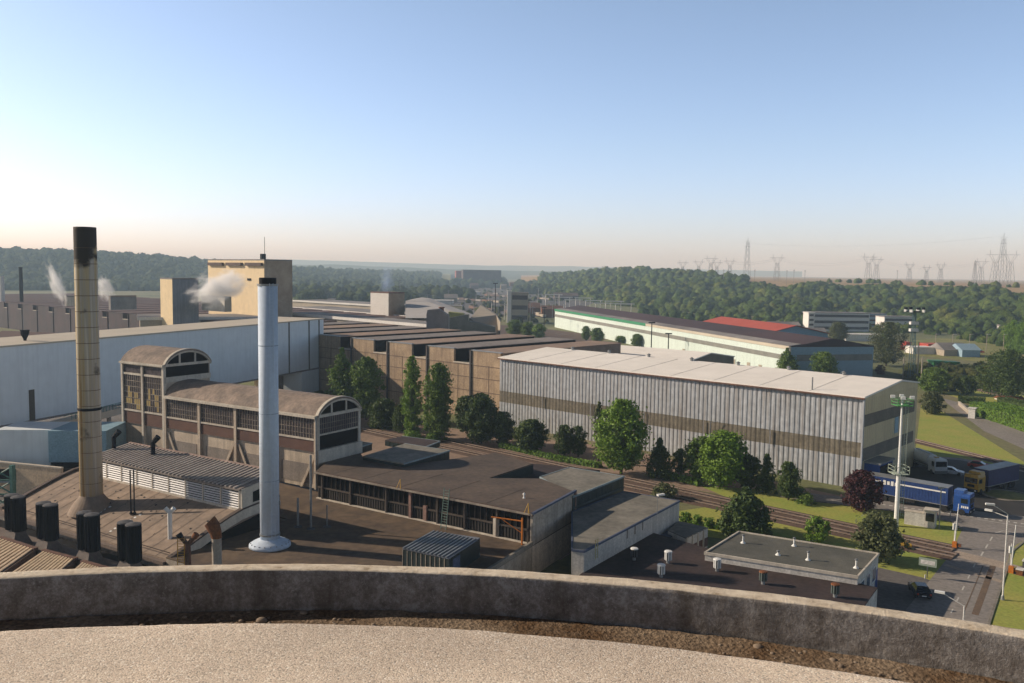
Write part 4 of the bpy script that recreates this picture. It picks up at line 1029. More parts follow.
MB().box(f, s0, s1, -.19, -.14, 7.2, 9.45).build('louvre_shadow', m_winblack, LT)
# curved concrete end with windows
ge = thing('arched_end_wall', 'curved concrete end wall with dark windows beside the blue chimney', 'wall', (*fv.p(Lv,0,4)[:2], 4))
arc = [(6.6,4.9),(4,5.85),(2,6.5),(0,7.0),(-3,7.3),(-5.9,7.4)]; se = Lv+.02
def hexa(mb_, P8):
    n = len(mb_.v); mb_.v += P8; mb_.f += [tuple(n+i for i in q) for q in ((0,1,2,3),(7,6,5,4),(0,4,5,1),(1,5,6,2),(2,6,7,3),(3,7,4,0))]
am = MB()
for (d0,z0),(d1,z1) in zip(arc, arc[1:]): hexa(am, [fv.p(s, d, z) for s in (se-.3, se+.6) for d, z in ((d0,z0-1.0),(d1,z1-1.0),(d1,z1+.15),(d0,z0+.15))])
hexa(am, [fv.p(s, d, z) for s in (se-.3, se+.6) for d, z in ((8.6,3.9),(6.6,3.9),(6.6,5.05),(8.6,4.3))])
am.build('arch', m_concrete_l, ge)
wm = MB(); hexa(wm, [fv.p(s, d, z) for s in (se, se+.15) for d, z in ((6.6,3.9),(-5.9,3.9),(-5.9,6.4),(6.6,4.2))]); wm.build('infill', m_winblack, ge)
wm = MB(); hexa(wm, [fv.p(s, d, z) for s in (se, se+.5) for d, z in ((.1,7.0),(-5.9,7.3),(-5.9,10.5),(.1,9.7))]); wm.build('upper_wall', m_concrete_l, ge)
wm = MB(); hexa(wm, [fv.p(s, d, z) for s in (se+.5, se+.55) for d, z in ((-1.6,7.8),(-4.8,7.9),(-4.8,9.6),(-1.6,9.1))]); wm.build('window', m_winblack, ge)

# tall concrete chimney
m_chim = bpy.data.materials.new('chimney_concrete'); m_chim.use_nodes = True
def chimney_mat(m, zb, zt_):
    N, L = m.node_tree.nodes, m.node_tree.links; b = N['Principled BSDF']; b.inputs['Roughness'].default_value = .85
    tc = N.new('ShaderNodeTexCoord'); sx = N.new('ShaderNodeSeparateXYZ'); L.new(tc.outputs['Object'], sx.inputs[0])
    mp = N.new('ShaderNodeMapping'); mp.inputs['Scale'].default_value = (1.4,1.4,.035); L.new(tc.outputs['Object'], mp.inputs['Vector'])
    n = N.new('ShaderNodeTexNoise'); n.inputs['Scale'].default_value = 1.1; n.inputs['Detail'].default_value = 6; L.new(mp.outputs['Vector'], n.inputs['Vector'])
    r = N.new('ShaderNodeValToRGB'); e = r.color_ramp.elements; e[0].position = .36; e[0].color = (.34,.22,.09,1); e[1].position = .66; e[1].color = (.62,.57,.48,1); e.new(.46).color = (.50,.41,.26,1); e.new(.56).color = (.42,.38,.32,1)
    L.new(n.outputs['Fac'], r.inputs['Fac'])
    # yellow tint towards the left edge
    r4 = N.new('ShaderNodeValToRGB'); r4.color_ramp.elements[0].position = .0; r4.color_ramp.elements[0].color = (1,1,1,1); r4.color_ramp.elements[1].position = .24; r4.color_ramp.elements[1].color = (0,0,0,1)
    ma = N.new('ShaderNodeMapRange'); ma.inputs['From Min'].default_value = -1.42; ma.inputs['From Max'].default_value = 1.42; L.new(sx.outputs['X'], ma.inputs['Value']); L.new(ma.outputs[0], r4.inputs['Fac'])
    my = N.new('ShaderNodeMix'); my.data_type = 'RGBA'; my.inputs['B'].default_value = (.66,.45,.10,1); L.new(r4.outputs['Color'], my.inputs['Factor']); L.new(r.outputs['Color'], my.inputs['A'])
    n2 = N.new('ShaderNodeTexNoise'); n2.inputs['Scale'].default_value = .45; n2.inputs['Detail'].default_value = 7
    L.new(tc.outputs['Object'], n2.inputs['Vector'])
    mr = N.new('ShaderNodeMapRange'); mr.inputs['From Min'].default_value = zt_-6.5; mr.inputs['From Max'].default_value = zt_-.5; L.new(sx.outputs['Z'], mr.inputs['Value'])
    ad = N.new('ShaderNodeMath'); ad.operation = 'MULTIPLY_ADD'; ad.inputs[1].default_value = 2.2; ad.inputs[2].default_value = -.9; L.new(n2.outputs['Fac'], ad.inputs[0])
    a2 = N.new('ShaderNodeMath'); a2.operation = 'ADD'; L.new(mr.outputs[0], a2.inputs[0]); L.new(ad.outputs[0], a2.inputs[1])
    r3 = N.new('ShaderNodeValToRGB'); r3.color_ramp.elements[0].position = .42; r3.color_ramp.elements[1].position = .72; L.new(a2.outputs[0], r3.inputs['Fac'])
    mx = N.new('ShaderNodeMix'); mx.data_type = 'RGBA'; mx.inputs['B'].default_value = (.035,.027,.02,1); L.new(r3.outputs['Color'], mx.inputs['Factor']); L.new(my.outputs['Result'], mx.inputs['A'])
    L.new(mx.outputs['Result'], b.inputs['Base Color'])
tcm = at(92,507,5.2); zc = 42.
chimney_mat(m_chim, 0, zc-4)
t = thing('chimney', 'tall soot topped concrete chimney with rust streaks', 'chimney', (tcm[0], tcm[1], 4))
MB().lathe(tcm, [(1.40,4),(1.36,zc-.3),(1.36,zc)], 40).build('shaft', m_chim, t, smooth=True)
rg_ = MB()
z = 6.5; k = 0
while z < zc-1: rg_.lathe(tcm, [(1.385,z),(1.412,z+.03),(1.385,z+.07)], 40); z += 2.05
rg_.build('joint', M('brown_joint',(.15,.10,.065)), t)
MB().lathe(tcm, [(1.43,18.2),(1.47,18.3),(1.43,18.55)], 40).build('iron_band', m_vent, t)
MB().lathe(tcm, [(3.0,4.6),(2.4,5.6),(1.7,6.5),(1.42,6.9)], 32).build('skirt', m_vault, t)
MB().lathe(tcm, [(1.1,zc-.5),(1.1,zc+.02)], 24).build('flue_mouth', m_soot, t)

# dark louvred ventilators at the lower left
vs_ = [(16,548,526),(49,553,537),(89,566,546),(130,572,559)]
lb_ = ['dark twin ventilator farthest left','dark twin ventilator second from the left','dark twin ventilator third from the left beneath the tall chimney','dark twin ventilator farthest right']
protov = None
for i, (xc, yb, ym) in enumerate(((16,532,0),(48,541,0),(89,552,0),(130,563,0))):
    p = at(xc, yb, 4.6)
    if protov is None:
        protov = t = thing('twin_ventilator', lb_[0], 'ventilator', (p[0], p[1], 3.2), 'dark twin ventilators beside the vault'); pv0 = p
        f = Fr(p, 122)
        b_ = MB(); b_.v += [f.p(s,d,3.2) for s,d in ((-1.5,-1.2),(1.5,-1.2),(1.5,1.2),(-1.5,1.2))] + [f.p(s,d,5.0) for s,d in ((-.9,-.5),(.9,-.5),(.9,.5),(-.9,.5))]; b_.f += [(0,1,5,4),(1,2,6,5),(2,3,7,6),(3,0,4,7),(4,5,6,7)]; b_.build('base', M('dusty_base',(.17,.14,.12)), t)
        for s in (-.62,.62):
            c = f.p(s*1.18,0,0)[:2]; MB().lathe(c, [(.74,4.9),(.74,9.0)], 14).build('drum', m_vent, t)
            fn = MB()
            for k in range(10): a = k*36; fn.box(Fr(mv(c,a,.78), a), -.06, .06, -.03, .03, 4.95, 9.0)
            fn.build('fins', m_vent, t)
            MB().lathe(c, [(.84,9.0),(.80,9.12),(.15,9.25)], 14).build('cap', m_ventcap, t)
    else: copy_tree(protov, (p[0]-pv0[0], p[1]-pv0[1], 0), lb_[i])
# cream corrugated roofs, front left
def ribbed(pts, z, label, slope=.8):
    P = [at(x, y, z) for x, y in pts]; r = thing('corrugated_roof', label, 'roof', (P[0][0], P[0][1], 0), 'cream ribbed roofs at the lower left')
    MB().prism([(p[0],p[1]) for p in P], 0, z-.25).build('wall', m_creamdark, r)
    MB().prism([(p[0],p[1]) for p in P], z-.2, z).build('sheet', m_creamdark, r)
    m = MB(); n = 11
    for i in range(n):
        a = [P[0][k]+(P[1][k]-P[0][k])*(i+.15)/n for k in (0,1)]; b = [P[3][k]+(P[2][k]-P[3][k])*(i+.15)/n for k in (0,1)]
        wd = dist(P[0],P[1])/n*.5; ff = Fr(a, azim(a,b)); m.box(ff, 0, dist(a,b), -wd/2, wd/2, z+.0, z+.13)
    m.build('ribs', m_cream, r)
    e = MB(); a, b = P[0], P[1]; e.box(Fr(a, azim(a,b)), -.2, dist(a,b)+.2, -.15, .35, z-.1, z+.2); e.build('ridge_cap', m_rustroof, r)
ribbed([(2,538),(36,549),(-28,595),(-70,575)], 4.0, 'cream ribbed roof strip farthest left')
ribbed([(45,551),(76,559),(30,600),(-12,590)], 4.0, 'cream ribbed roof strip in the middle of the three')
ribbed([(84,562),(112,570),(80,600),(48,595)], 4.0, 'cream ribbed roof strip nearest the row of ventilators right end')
wk = MB(); P = [at(-60,515,3.2), at(0,527,3.2), at(160,574,3.2), at(150,590,3.2), at(0,545,3.2), at(-60,530,3.2)]
wk.prism(P, 0, 3.2); tag(wk.build('walkway', M('dusty_walkway',(.20,.15,.12),(.13,.10,.08))), 'dusty flat strip carrying the dark twin ventilators', 'walkway')

# stacks and cowls near the parapet
def pipe_thing(name, label, x, y, z, zt_, r, mat, cowl=None, cat='vent pipe', grp=None):
    p = at(x, y, z); t = thing(name, label, cat, (p[0], p[1], z), grp)
    MB().tube((p[0],p[1],z-1.5),(p[0],p[1],zt_), r, n=16).build('pipe', mat, t); return p, t
p, t = pipe_thing('rusty_stack', 'thick grey stack with rusty open scoop cowl', 217, 566, 4, 7.3, .52, m_rendergrey)
m = MB(); n = 16
for j, (r, dx, z) in enumerate(((.58,0,7.2),(.62,-.1,7.8),(.66,-.35,8.5),(.55,-.75,9.1))):
    for i in range(n):
        a = 2*PI*i/n; m.v.append((p[0]+dx+r*math.cos(a), p[1]+r*math.sin(a), z + (.55*math.cos(a)*j/3)))
for j in range(3): m.f += [(j*n+i, j*n+(i+1)%n, (j+1)*n+(i+1)%n, (j+1)*n+i) for i in range(n)]
m.build('cowl', m_rust, t)
p, t = pipe_thing('forked_stack', 'dark forked vent stack with two rusty outlets', 188, 566, 4, 6.6, .33, m_rustroof)
for s in (-1, 1):
    MB().tube((p[0],p[1],6.4),(p[0]+s*.75,p[1],7.3), .25, .25, n=10).build('branch', m_rustroof, t); MB().tube((p[0]+s*.7,p[1],7.2),(p[0]+s*1.0,p[1],7.65), .3, .36, n=10).build('outlet', m_rust if s>0 else m_vent, t)
p, t = pipe_thing('mushroom_vent', 'white T shaped vent pipe standing on the vault', 170, 529, 5.8, 8.0, .26, m_white)
for s in (-1, 1): MB().tube((p[0],p[1],7.8),(p[0]+s*.55,p[1],8.35), .24, .27, n=10).build('outlet', m_white, t)
lp = at(181,567,4); t = thing('ladder', 'yellow caged ladder beside the forked stack', 'ladder', (lp[0],lp[1],2.5)); 
for dx in (0,.75): MB().tube((lp[0]+dx-.4,lp[1],2.5),(lp[0]+dx-.4,lp[1]+.2,7.3), .05, n=6).build('rail', m_yellow if dx else m_yellow, t)
m = MB()
for i in range(16): m.tube((lp[0]-.4,lp[1]+.05,2.7+i*.3),(lp[0]+.35,lp[1]+.05,2.7+i*.3), .03, n=5)
m.build('rungs', m_yellow, t)
for x, l in ((131,'left of two thin black poles on the vault'),(134.5,'right of two thin black poles on the vault')):
    p = at(x,513,5.6); t = thing('thin_pole', l, 'pole', (p[0],p[1],5.5), 'thin black poles on the vault'); MB().tube((p[0],p[1],5.3),(p[0],p[1],ztop(p,470)),.09,n=8).build('shaft',m_vent,t); MB().lathe(p,[(.25,5.5),(.12,5.8)],10).build('foot',m_vent,t)
for x,y,l in ((114,446,'left of two dark bent cowls at the back of the monitor roof'),(153,452,'right of two dark bent cowls at the back of the monitor roof')):
    p = at(x,y,10.9); t = thing('bent_cowl', l, 'vent', (p[0],p[1],10.7),'bent cowls behind the monitor'); MB().tube((p[0],p[1],10.6),(p[0],p[1],12.3),.32,n=10).build('neck',m_vent,t); MB().tube((p[0],p[1],12.2),(p[0]+.8,p[1],13.1),.34,.42,n=10).build('hood',m_vent,t)

# ================================================================== barrel roofed building
g0 = at(316,417,15.); azB = 121.6
fB = Fr(g0, azB)            # s negative to the left
Lb = 36.
Wb = 9.6
for _s in range(600):
    if proj(*fB.p(-_s*.1,.4,15))[0] > 163: Lb = _s*.1
BB = thing('barrel_roofed_works', 'old concrete works with curved roof and rows of small panes', 'building', (g0[0], g0[1], 4))
zb = 4.0; ze = 15.
MB().box(fB, -Lb, -.02, -Wb, -.3, zb, ze-.1).build('wall', m_concrete, BB)
def arch_roof(f, s0, s1, d0, d1, ze, rise, mat, root, ov=.5, th=.25, nm='barrel_roof', n=16):
    w_ = (d1-d0); pr = []
    for i in range(n+1):
        t = i/n; a = PI*(1-t)*.78 + PI*.11; pr.append((t, math.sin(a)))
    lo_ = math.sin(PI*.11); pr = [(d1 - w_*(math.cos(PI*.11)-math.cos(PI*.11+PI*.78*(i/n)))/(2*math.cos(PI*.11)), ze + rise*(math.sin(PI*.11+PI*.78*i/n)-lo_)/(1-lo_)) for i in range(n+1)]
    inner = [(d, z-th) for d, z in reversed(pr)]
    MB().extr(f, pr+inner, s0-ov, s1+ov).build(nm, mat, root)
    return pr
prB = arch_roof(fB, -Lb, 0, -Wb, 0, ze+.2, 2.3, m_barrelroof, BB)
# eave beam, columns, windows, brick band
MB().box(fB, -Lb, .25, -.3, .55, ze-.25, ze+.15).build('eave_beam', m_concrete_l, BB)
nb_ = 4; bw = Lb/nb_
for i in range(nb_+1):
    MB().box(fB, -Lb+bw*i-.28, -Lb+bw*i+.28, -.3, .2, zb, ze-.26).build('column', m_concrete, BB)
for i in range(nb_):
    a, b = -Lb+bw*i+.29, -Lb+bw*(i+1)-.29
    w_ = MB(); w_.box(fB, a, b, -.29, -.12, 11.6, 14.7).build('window', m_winold, BB)
    wo = bpy.data.objects[-1] if False else [o for o in BB.children][-1]
    mu = MB(); k = int((b-a)/.55)
    for j in range(1, k): s = a+(b-a)*j/k; mu.box(fB, s-.035, s+.035, -.13, -.06, 11.6, 14.7)
    for z in (12.3,13.1,13.9): mu.box(fB, a, b, -.13, -.08, z-.03, z+.03)
    mu.build('mullions', m_mull, wo)
    MB().box(fB, a, b, -.3, .12, 11.35, 11.6).build('sill', m_concrete_l, BB)
    MB().box(fB, a, b, -.29, -.02, 9.6, 11.34).build('brick_band', m_brickdark, BB)
    MB().box(fB, a+.9, b-.9, -.3, -.24, 4.6, 7.6).build('recess', m_recess, BB)
    if i in (1,2,3,0):
        dg = MB(); aa, bb = (b, b-(b-a)*.32) if i in (1,3) else (a, a+(b-a)*.32)
        dg.v += [fB.p(aa,.02,8.9), fB.p(aa + (.5 if bb>aa else -.5),.02,8.9), fB.p(bb+(.5 if bb>aa else -.5),.02,zb), fB.p(bb,.02,zb)]; dg.v += [(x+.0, y, z) for x,y,z in [fB.p(aa,-.2,8.9), fB.p(aa+(.5 if bb>aa else -.5),-.2,8.9), fB.p(bb+(.5 if bb>aa else -.5),-.2,zb), fB.p(bb,-.2,zb)]]
        dg.f += [(0,1,2,3),(4,5,6,7),(0,4,5,1),(1,5,6,2),(2,6,7,3),(3,7,4,0)]; dg.build('diagonal_strut', m_concrete, BB)
# gable end
def gable(f, s, d0, d1, ze, z_sill, pr, root, rows, plinth=None, s_out=.12):
    # f: frame of building, gable plane at s, facing +s
    fg = Fr(f.p(s, d1, 0)[:2], f.az-90)      # along the gable from front corner to the back
    Wg = abs(d1-d0)
    ar = MB()
    for (da,za),(db,zb_) in zip(pr, pr[1:]):
        P8 = [f.p(ss, d, z) for ss in (s-.1, s+.45) for d, z in ((da,za-.55),(db,zb_-.55),(db,zb_+.12),(da,za+.12))]
        n = len(ar.v); ar.v += P8; ar.f += [tuple(n+i for i in q) for q in ((0,1,2,3),(7,6,5,4),(0,4,5,1),(1,5,6,2),(2,6,7,3),(3,7,4,0))]
    ar.build('arch_rib', m_concrete_l, root)
    lu = MB(); n = len(lu.v); lu.v += [f.p(s+.05, d, z-.4) for d, z in pr] ; lu.f.append(tuple(range(n, n+len(pr)))); lu.build('lunette', m_winblack, root)
    for k in (1/3., 2/3.):
        i = int(len(pr)*k); MB().box(fg, Wg*k-.15, Wg*k+.15, 0, .2, ze, pr[i][1]-.3).build('lunette_bar', m_concrete_l, root)
    return fg, Wg
fg, Wg = gable(fB, 0, -Wb, 0, ze+.2, 9.6, prB, BB, 0)
MB().box(fg, -.3, Wg+.3, -.02, .3, ze-.2, ze+.25).build('tie_beam', m_concrete_l, BB)
for s in (-.0, Wg-.5): MB().box(fg, s, s+.5, 0, .25, 9.3, ze-.2).build('corner_column', m_concrete_l, BB)
MB().box(fg, .5, Wg-.5, 0.0, .08, 12.3, ze-.2).build('end_window', m_winold, BB); wo = [o for o in BB.children][-1]
mu = MB()
for j in range(1, 18): s = .5+(Wg-1)*j/18; mu.box(fg, s-.03, s+.03, .08, .13, 12.3, ze-.2)
for z in (13.,13.8): mu.box(fg, .5, Wg-.5, .08, .12, z-.03, z+.03)
mu.build('mullions', m_mull, wo)
MB().box(fg, .5, Wg-.5, 0, .18, 12.05, 12.3).build('end_sill', m_concrete_l, BB)
MB().box(fg, .5, Wg-.5, 0, .06, 9.9, 12.04).build('dark_end_panel', m_winblack, BB)
MB().box(fg, -.1, Wg+.1, 0, .55, 8.0, 9.9).build('plinth', m_concrete_l, BB)
dp = MB(); dp.tube(fB.p(.35,.35,4), fB.p(.35,.35,15.), .12, n=8); dp.build('downpipe', m_steel, BB)
# tower
s_t = -Lb; tf = at(120.5,364.5,20.); Lt = 13.; zT = 20.2
Lt = 10.5
for _s in range(250):
    if proj(*fB.p(s_t-_s*.1,.3,20))[0] > 120.5: Lt = _s*.1
TT = thing('stair_tower', 'taller concrete tower with curved roof and yellowed boards', 'tower', (*fB.p(s_t,0,4)[:2], 4))
Wt = Wb
MB().box(fB, s_t-Lt, s_t-.35, -Wt, -.3, zb, zT-.1).build('wall', m_concrete, TT)
prT = arch_roof(fB, s_t-Lt, s_t-.35, -Wt, 0, zT+.2, 2.4, m_barrelroof, TT)
MB().box(fB, s_t-Lt-.3, s_t, -.3, .5, zT-.2, zT+.15).build('eave_beam', m_concrete_l, TT)
for k in (0, .5, 1): MB().box(fB, s_t-Lt+(Lt-.35)*k-.25, s_t-Lt+(Lt-.35)*k+.25, -.3, .22, zb, zT-.21).build('column', m_concrete_l, TT)
for k in (0, 1):
    a = s_t-Lt+(Lt-.35)*k*.5+.26; b = a+(Lt-.35)*.5-.52
    MB().box(fB, a, b, -.28, -.05, 18.4, 19.7).build('upper_window', m_winold, TT)
    MB().box(fB, a, b, -.28, .12, 18.05, 18.4).build('transom', m_concrete_l, TT)
    MB().box(fB, a, b, -.28, -.05, 11.9, 18.04).build('window', m_winold, TT); wo = [o for o in TT.children][-1]
    mu = MB()
    for j in range(1, 9): s = a+(b-a)*j/9; mu.box(fB, s-.035, s+.035, -.05, .0, 11.9, 18.04)
    for z in (12.9,14,15,16,17): mu.box(fB, a, b, -.05, -.01, z-.04, z+.04)
    mu.build('mullions', m_mull, wo)
    yb_ = MB()
    for j, z in ((1,12.9),(2,12.9),(3,12.9),(2,14),(3,14),(4,15),(5,14),(5,12.9),(6,12.9),(7,12.9),(6,14),(7,12),(6,12),(2,15)):
        if (j+k) % 4: yb_.box(fB, a+(b-a)*j/9, a+(b-a)*(j+1)/9, -.05, -.02, z+.05, z+.95)
    yb_.build('yellowed_boards', m_yboard, wo)  # boards covering single panes of the tall window
    MB().box(fB, a, b, -.28, .12, 11.6, 11.9).build('sill', m_concrete_l, TT)
    MB().box(fB, a, b, -.28, -.02, 9.4, 11.59).build('brick_band', m_brickdark, TT)
fgT, WgT = gable(fB, s_t-.35, -Wt, 0, zT+.2, 18, prT, TT, 0)
MB().box(fgT, -.2, WgT+.2, 0, .3, zT-.2, zT+.25).build('tie_beam', m_concrete_l, TT)
MB().box(fgT, .3, WgT-.3, 0, .1, zT-2.0, zT-.2).build('end_window', m_winblack, TT)
MB().box(fgT, 0, WgT, 0, .25, zT-2.9, zT-2.0).build('end_beam', m_concrete_l, TT)

# ================================================================== blue white hall on stilts
zt2, zb2 = 22., 7.
a0 = at(-60,351,zt2); a1 = at(323.5,318.3,zt2); azW = azim(a0, a1); fW = Fr(a0, azW); LW = dist(a0, a1)
BW = thing('raised_hall', 'huge pale blue clad hall raised on piers', 'building', (a0[0], a0[1], 0))
MB().box(fW, 0, LW, -16, 0, zb2, zt2-.3).build('wall', m_bluewhite, BW)
MB().box(fW, -.5, LW+.2, -16.3, .35, zt2-.3, zt2).build('roof', m_bwroof, BW)
e = MB()
for px in (360,430,455): pass
def s_on(px, z, fr, o):   # distance along frame where photo column px is seen
    lo_, hi_ = -50, 400
    for _ in range(40):
        m_ = (lo_+hi_)/2; q = fr.p(m_, 0, z)
        if proj(*q)[0] < px: lo_ = m_
        else: hi_ = m_
    return lo_
for px in (28, 288.5, 308.5, 318.5):
    s = s_on(px, 17, fW, a0); e.box(fW, s, s+ (1.2 if px == 28 else .5), 0, .12, zb2, zt2-.3 if px != 28 else 13.)
e.build('cover_strip', M('brown_strip',(.13,.115,.09)), BW)
s9 = s_on(302, 9, fW, a0)
MB().box(fW, s9, LW, -16, -.02, 0, zb2).build('end_block', m_bluewhite, BW)
s8 = s_on(281, 6, fW, a0)
MB().box(fW, s8, s8+3.5, -9, -6, 0, zb2).build('pier', m_beige, BW)
s7 = s_on(294, 6, fW, a0); MB().box(fW, s7, s7+3.5, -9, -6, 0, zb2).build('pier', m_recess, BW)
gd = MB(); gd.box(fW, 0, LW, .0, .1, zb2-.3, zb2+.1); gd.build('lower_beam', m_farroof, BW)
# rail roof walkway below: pale conveyor deck seen between chimney and tower
for (xa,ya,xb,yb2,zz,w_,mat_,lab) in ((72,420,124,407,9.0,3,m_bwroof,'pale conveyor deck passing behind the tall chimney'),(98,437,124,430,6.0,3,m_bwroof,'lower pale pipe bridge between tall chimney and stair tower')):
    a, b = at(xa,ya,zz), at(xb,yb2,zz); f = Fr(a, azim(a,b)); t = thing('conveyor_bridge', lab, 'conveyor', (a[0],a[1],zz-2)); L_ = dist(a,b)
    MB().box(f, -2, L_, -w_, 0, zz-1.3, zz).build('deck', mat_, t)
    m = MB()
    for i in range(int(L_/1.)): m.box(f, i*1., i*1.+.08, -.08, 0, zz, zz+1.)
    m.box(f, -2, L_, -.08, 0, zz+1., zz+1.1); m.build('guard_rail', m_green_steel, t)
    for s in (1, L_-2): MB().box(f, s, s+.6, -w_+.5, -w_+1.1, 0, zz-1.3).build('pier', m_rendergrey, t)
# turquoise box under the hall
c0 = at(29*1.0,0,0) if False else None
pa, pb = at(48,431,10), at(129,431,10); pq = at(19,427,10)
TB = thing('turquoise_block', 'turquoise clad block under the raised hall', 'building', (pa[0], pa[1], 0))
P = [at(29,431.5,9.5), at(76,432,9.5), at(100,421,9.5), at(52,420,9.5)]
pbx = [at(48,431,9.5), at(106,431,9.5)]; f = Fr(pbx[0], azim(pbx[0], pbx[1]))
MB().box(f, 0, dist(*pbx), -9, 0, 4.2, 9.5).build('wall', m_bluebox, TB); MB().box(f, -9.0, -.03, -9, -1.0, 0, 9.5).build('sunlit_toned_wing', m_bluewhite, TB); MB().box(f, 0, dist(*pbx), -8.5, -.6, 0, 4.2).build('undercroft', m_winblack, TB)  # side wing coloured pale to imitate the sunlit left face
MB().box(f, -9, dist(*pbx)+8, 1.5, 5, 2.0, 2.4).build('canopy', m_trimteal, TB)
MB().box(f, -9, dist(*pbx)+8, 4.8, 5, 2.4, 4.2).build('guard_panel', m_vent, TB)
# green lattice leg at far left
lt = thing('lattice_tower', 'green steel lattice leg holding the raised hall at the left edge', 'support', (*at(8,500,0), 0))
pL = [at(-4,497,2), at(10,497,2)]
for k, x in enumerate((-14,10)):
    p = at(x,498,2); MB().box(Fr(p,19), 0, .6, 0, .6, 0, zb2).build('leg', m_green_steel, lt)
p0, p1 = at(-14,498,2), at(10,498,2)
for k in range(3):
    z = .3+k*2.2
    br_ = MB(); br_.tube((p0[0]+.4,p0[1]+.3,z),(p1[0]+.4,p1[1]+.3,z+2.1),.12,n=6); br_.tube((p1[0]+.4,p1[1]+.3,z),(p0[0]+.4,p0[1]+.3,z+2.1),.12,n=6); br_.tube((p0[0]+.4,p0[1]+.3,z),(p1[0]+.4,p1[1]+.3,z),.16,n=6); br_.build('brace', m_green_steel, lt)
cw = thing('yard_wall', 'cream wall behind the green lattice leg', 'wall', (*at(0,470,0), 0)); a,b = at(-60,486,0), at(62,500,0)
f = Fr(a, azim(a,b)); MB().box(f, 0, dist(a,b), -.4, 0, 0, 5).build('panel', m_cream, cw); MB().box(f,0,dist(a,b),-.5,.1,5,5.2).build('coping', m_concrete_l, cw)
# ================================================================== brick sawtooth works
def sawtooth(o, az, nbay, bay, frac, zlo, zhi, depth, wall, roof, roof2, name, label, pil=None, group=None):
    """front wall runs from o along az; depth to the left of az (away)"""
    f = Fr(o, az); root = thing(name, label, 'factory', (o[0], o[1], 0), group)
    MB().box(f, 0, nbay*bay, -.6, 0, 0, zlo).build('wall', wall, root)
    for i in range(nbay):
        s = i*bay
        MB().box(f, s, s+bay*frac, -.6, 0, zlo, zhi-.15).build('parapet', wall, root)
        MB().box(f, s-.15, s+bay*frac+.15, -.7, .12, zhi-.15, zhi+.1).build('coping', m_steel if wall is m_brickwall else m_graywall, root)
        mo = MB().box(f, s, s+bay*frac, -depth, -.6, zlo, zhi-.25); mo.build('glazed_monitor', m_sawroof if i == nbay-1 else m_winblack if wall is m_brickwall else m_winold, root)
        rr = MB(); rr.extr(Fr(o, az), [(-.62,zhi-.22),(-.62,zhi-.05),(-depth,zhi-.05),(-depth,zhi-.22)], s-.3, s+bay*frac+.5); rr.build('monitor_roof', roof if i % 2 else roof2, root)
        MB().box(f, s+bay*frac, s+bay, -depth, -.6, zlo-.6, zlo-.4).build('valley_roof', roof2, root)
        MB().box(f, s+bay*frac-.1, s+bay+.1, -.65, .1, zlo, zlo+.25).build('sill', m_concrete_l, root)
        if pil: MB().box(f, s-.55, s-.05, -.1, .35, 0, zhi).build('pilaster', pil, root)
    if wall is m_brickwall:
        j = MB()
        for z in (3.4, 6.8, 10.2, 13.3): j.box(f, 0, nbay*bay, 0, .06, z, z+.18)
        for i in range(nbay*3): j.box(f, i*bay/3+.4, i*bay/3+.55, 0, .05, 0, zlo)
        j.build('joint_line', M('brick_joint',(.20,.14,.10)), root)
    return root, f
bR = at(502.5,353.2,17.2); bLw = at(325,335,17.2); azS = azim(bLw, bR); bayl = dist(at(391.5,341.8,17.2), at(431.5,345.9,17.2))
fS = Fr(bR, azS)
nby = 8
o = mv(bR, azS, -nby*bayl + bayl*.0 - .0)
o = mv(bR, azS, -(nby-1)*bayl - bayl*.64)
BK, _ = sawtooth(o, azS, nby, bayl, .60, 13.6, 17.2, 50, m_brickwall, m_sawroof, m_sawroof_g, 'sawtooth_works', 'brick works with stepped parapets and long brown sawtooth roofs', M('dark_pilaster',(.10,.09,.085)))

# ================================================================== big corrugated shed
sR = at(864.5,397,16.3); sL = at(500,357.5,16.3); azs = azim(sL, sR); LS = dist(sL, sR); fs = Fr(sL, azs)
zr_ = 17.7; WS = 27.
SH = thing('corrugated_shed', 'long grey corrugated shed with pale roof beside the tracks', 'shed', (sR[0], sR[1], 0))
cm = MB(); pitch_ = .95; n = int(LS/pitch_); pitch_ = LS/n; pr = []
for i in range(n):
    s = i*pitch_; pr += [(s,0),(s+pitch_*.28,0),(s+pitch_*.42,.09),(s+pitch_*.86,.09)]
pr.append((LS,0))
def corr_strip(z0, z1, mat, nm, off=0.):
    m = MB()
    for (sa,da),(sb,db) in zip(pr, pr[1:]): m.quad(fs.p(sa,da+off,z0), fs.p(sb,db+off,z0), fs.p(sb,db+off,z1), fs.p(sa,da+off,z1))
    m.build(nm, mat, SH)
corr_strip(0, 5.55, m_corr, 'lower_cladding'); corr_strip(8.25, 16.1, m_corr, 'upper_cladding')
m = MB()
for (sa,da),(sb,db) in zip(pr, pr[1:]): m.quad(fs.p(sa,da*.5,5.55), fs.p(sb,db*.5,5.55), fs.p(sb,db*.5,8.25), fs.p(sa,da*.5,8.25))
m.build('translucent_band', m_olive, SH)
MB().box(fs, 0, LS-.05, -WS, -.15, 0, 15.9).build('inner_wall', m_gable, SH)
for k in range(1, 6):
    s = LS*k/6.2; MB().box(fs, s, s+.12, .35, .5, 5.6, 8.2).build('band_post', m_corr, SH)
rid = 17.5
MB().extr(fs, [(.55,16.1),(.55,16.4),(-rid,zr_+.2),(-WS-.3,16.7),(-WS-.3,16.4),(-rid,zr_-.1)], -.2, LS+.3).build('roof', m_shedroof, SH)
MB().box(fs, -.2, LS+.3, .42, .78, 15.95, 16.2).build('gutter', m_rustroof, SH)
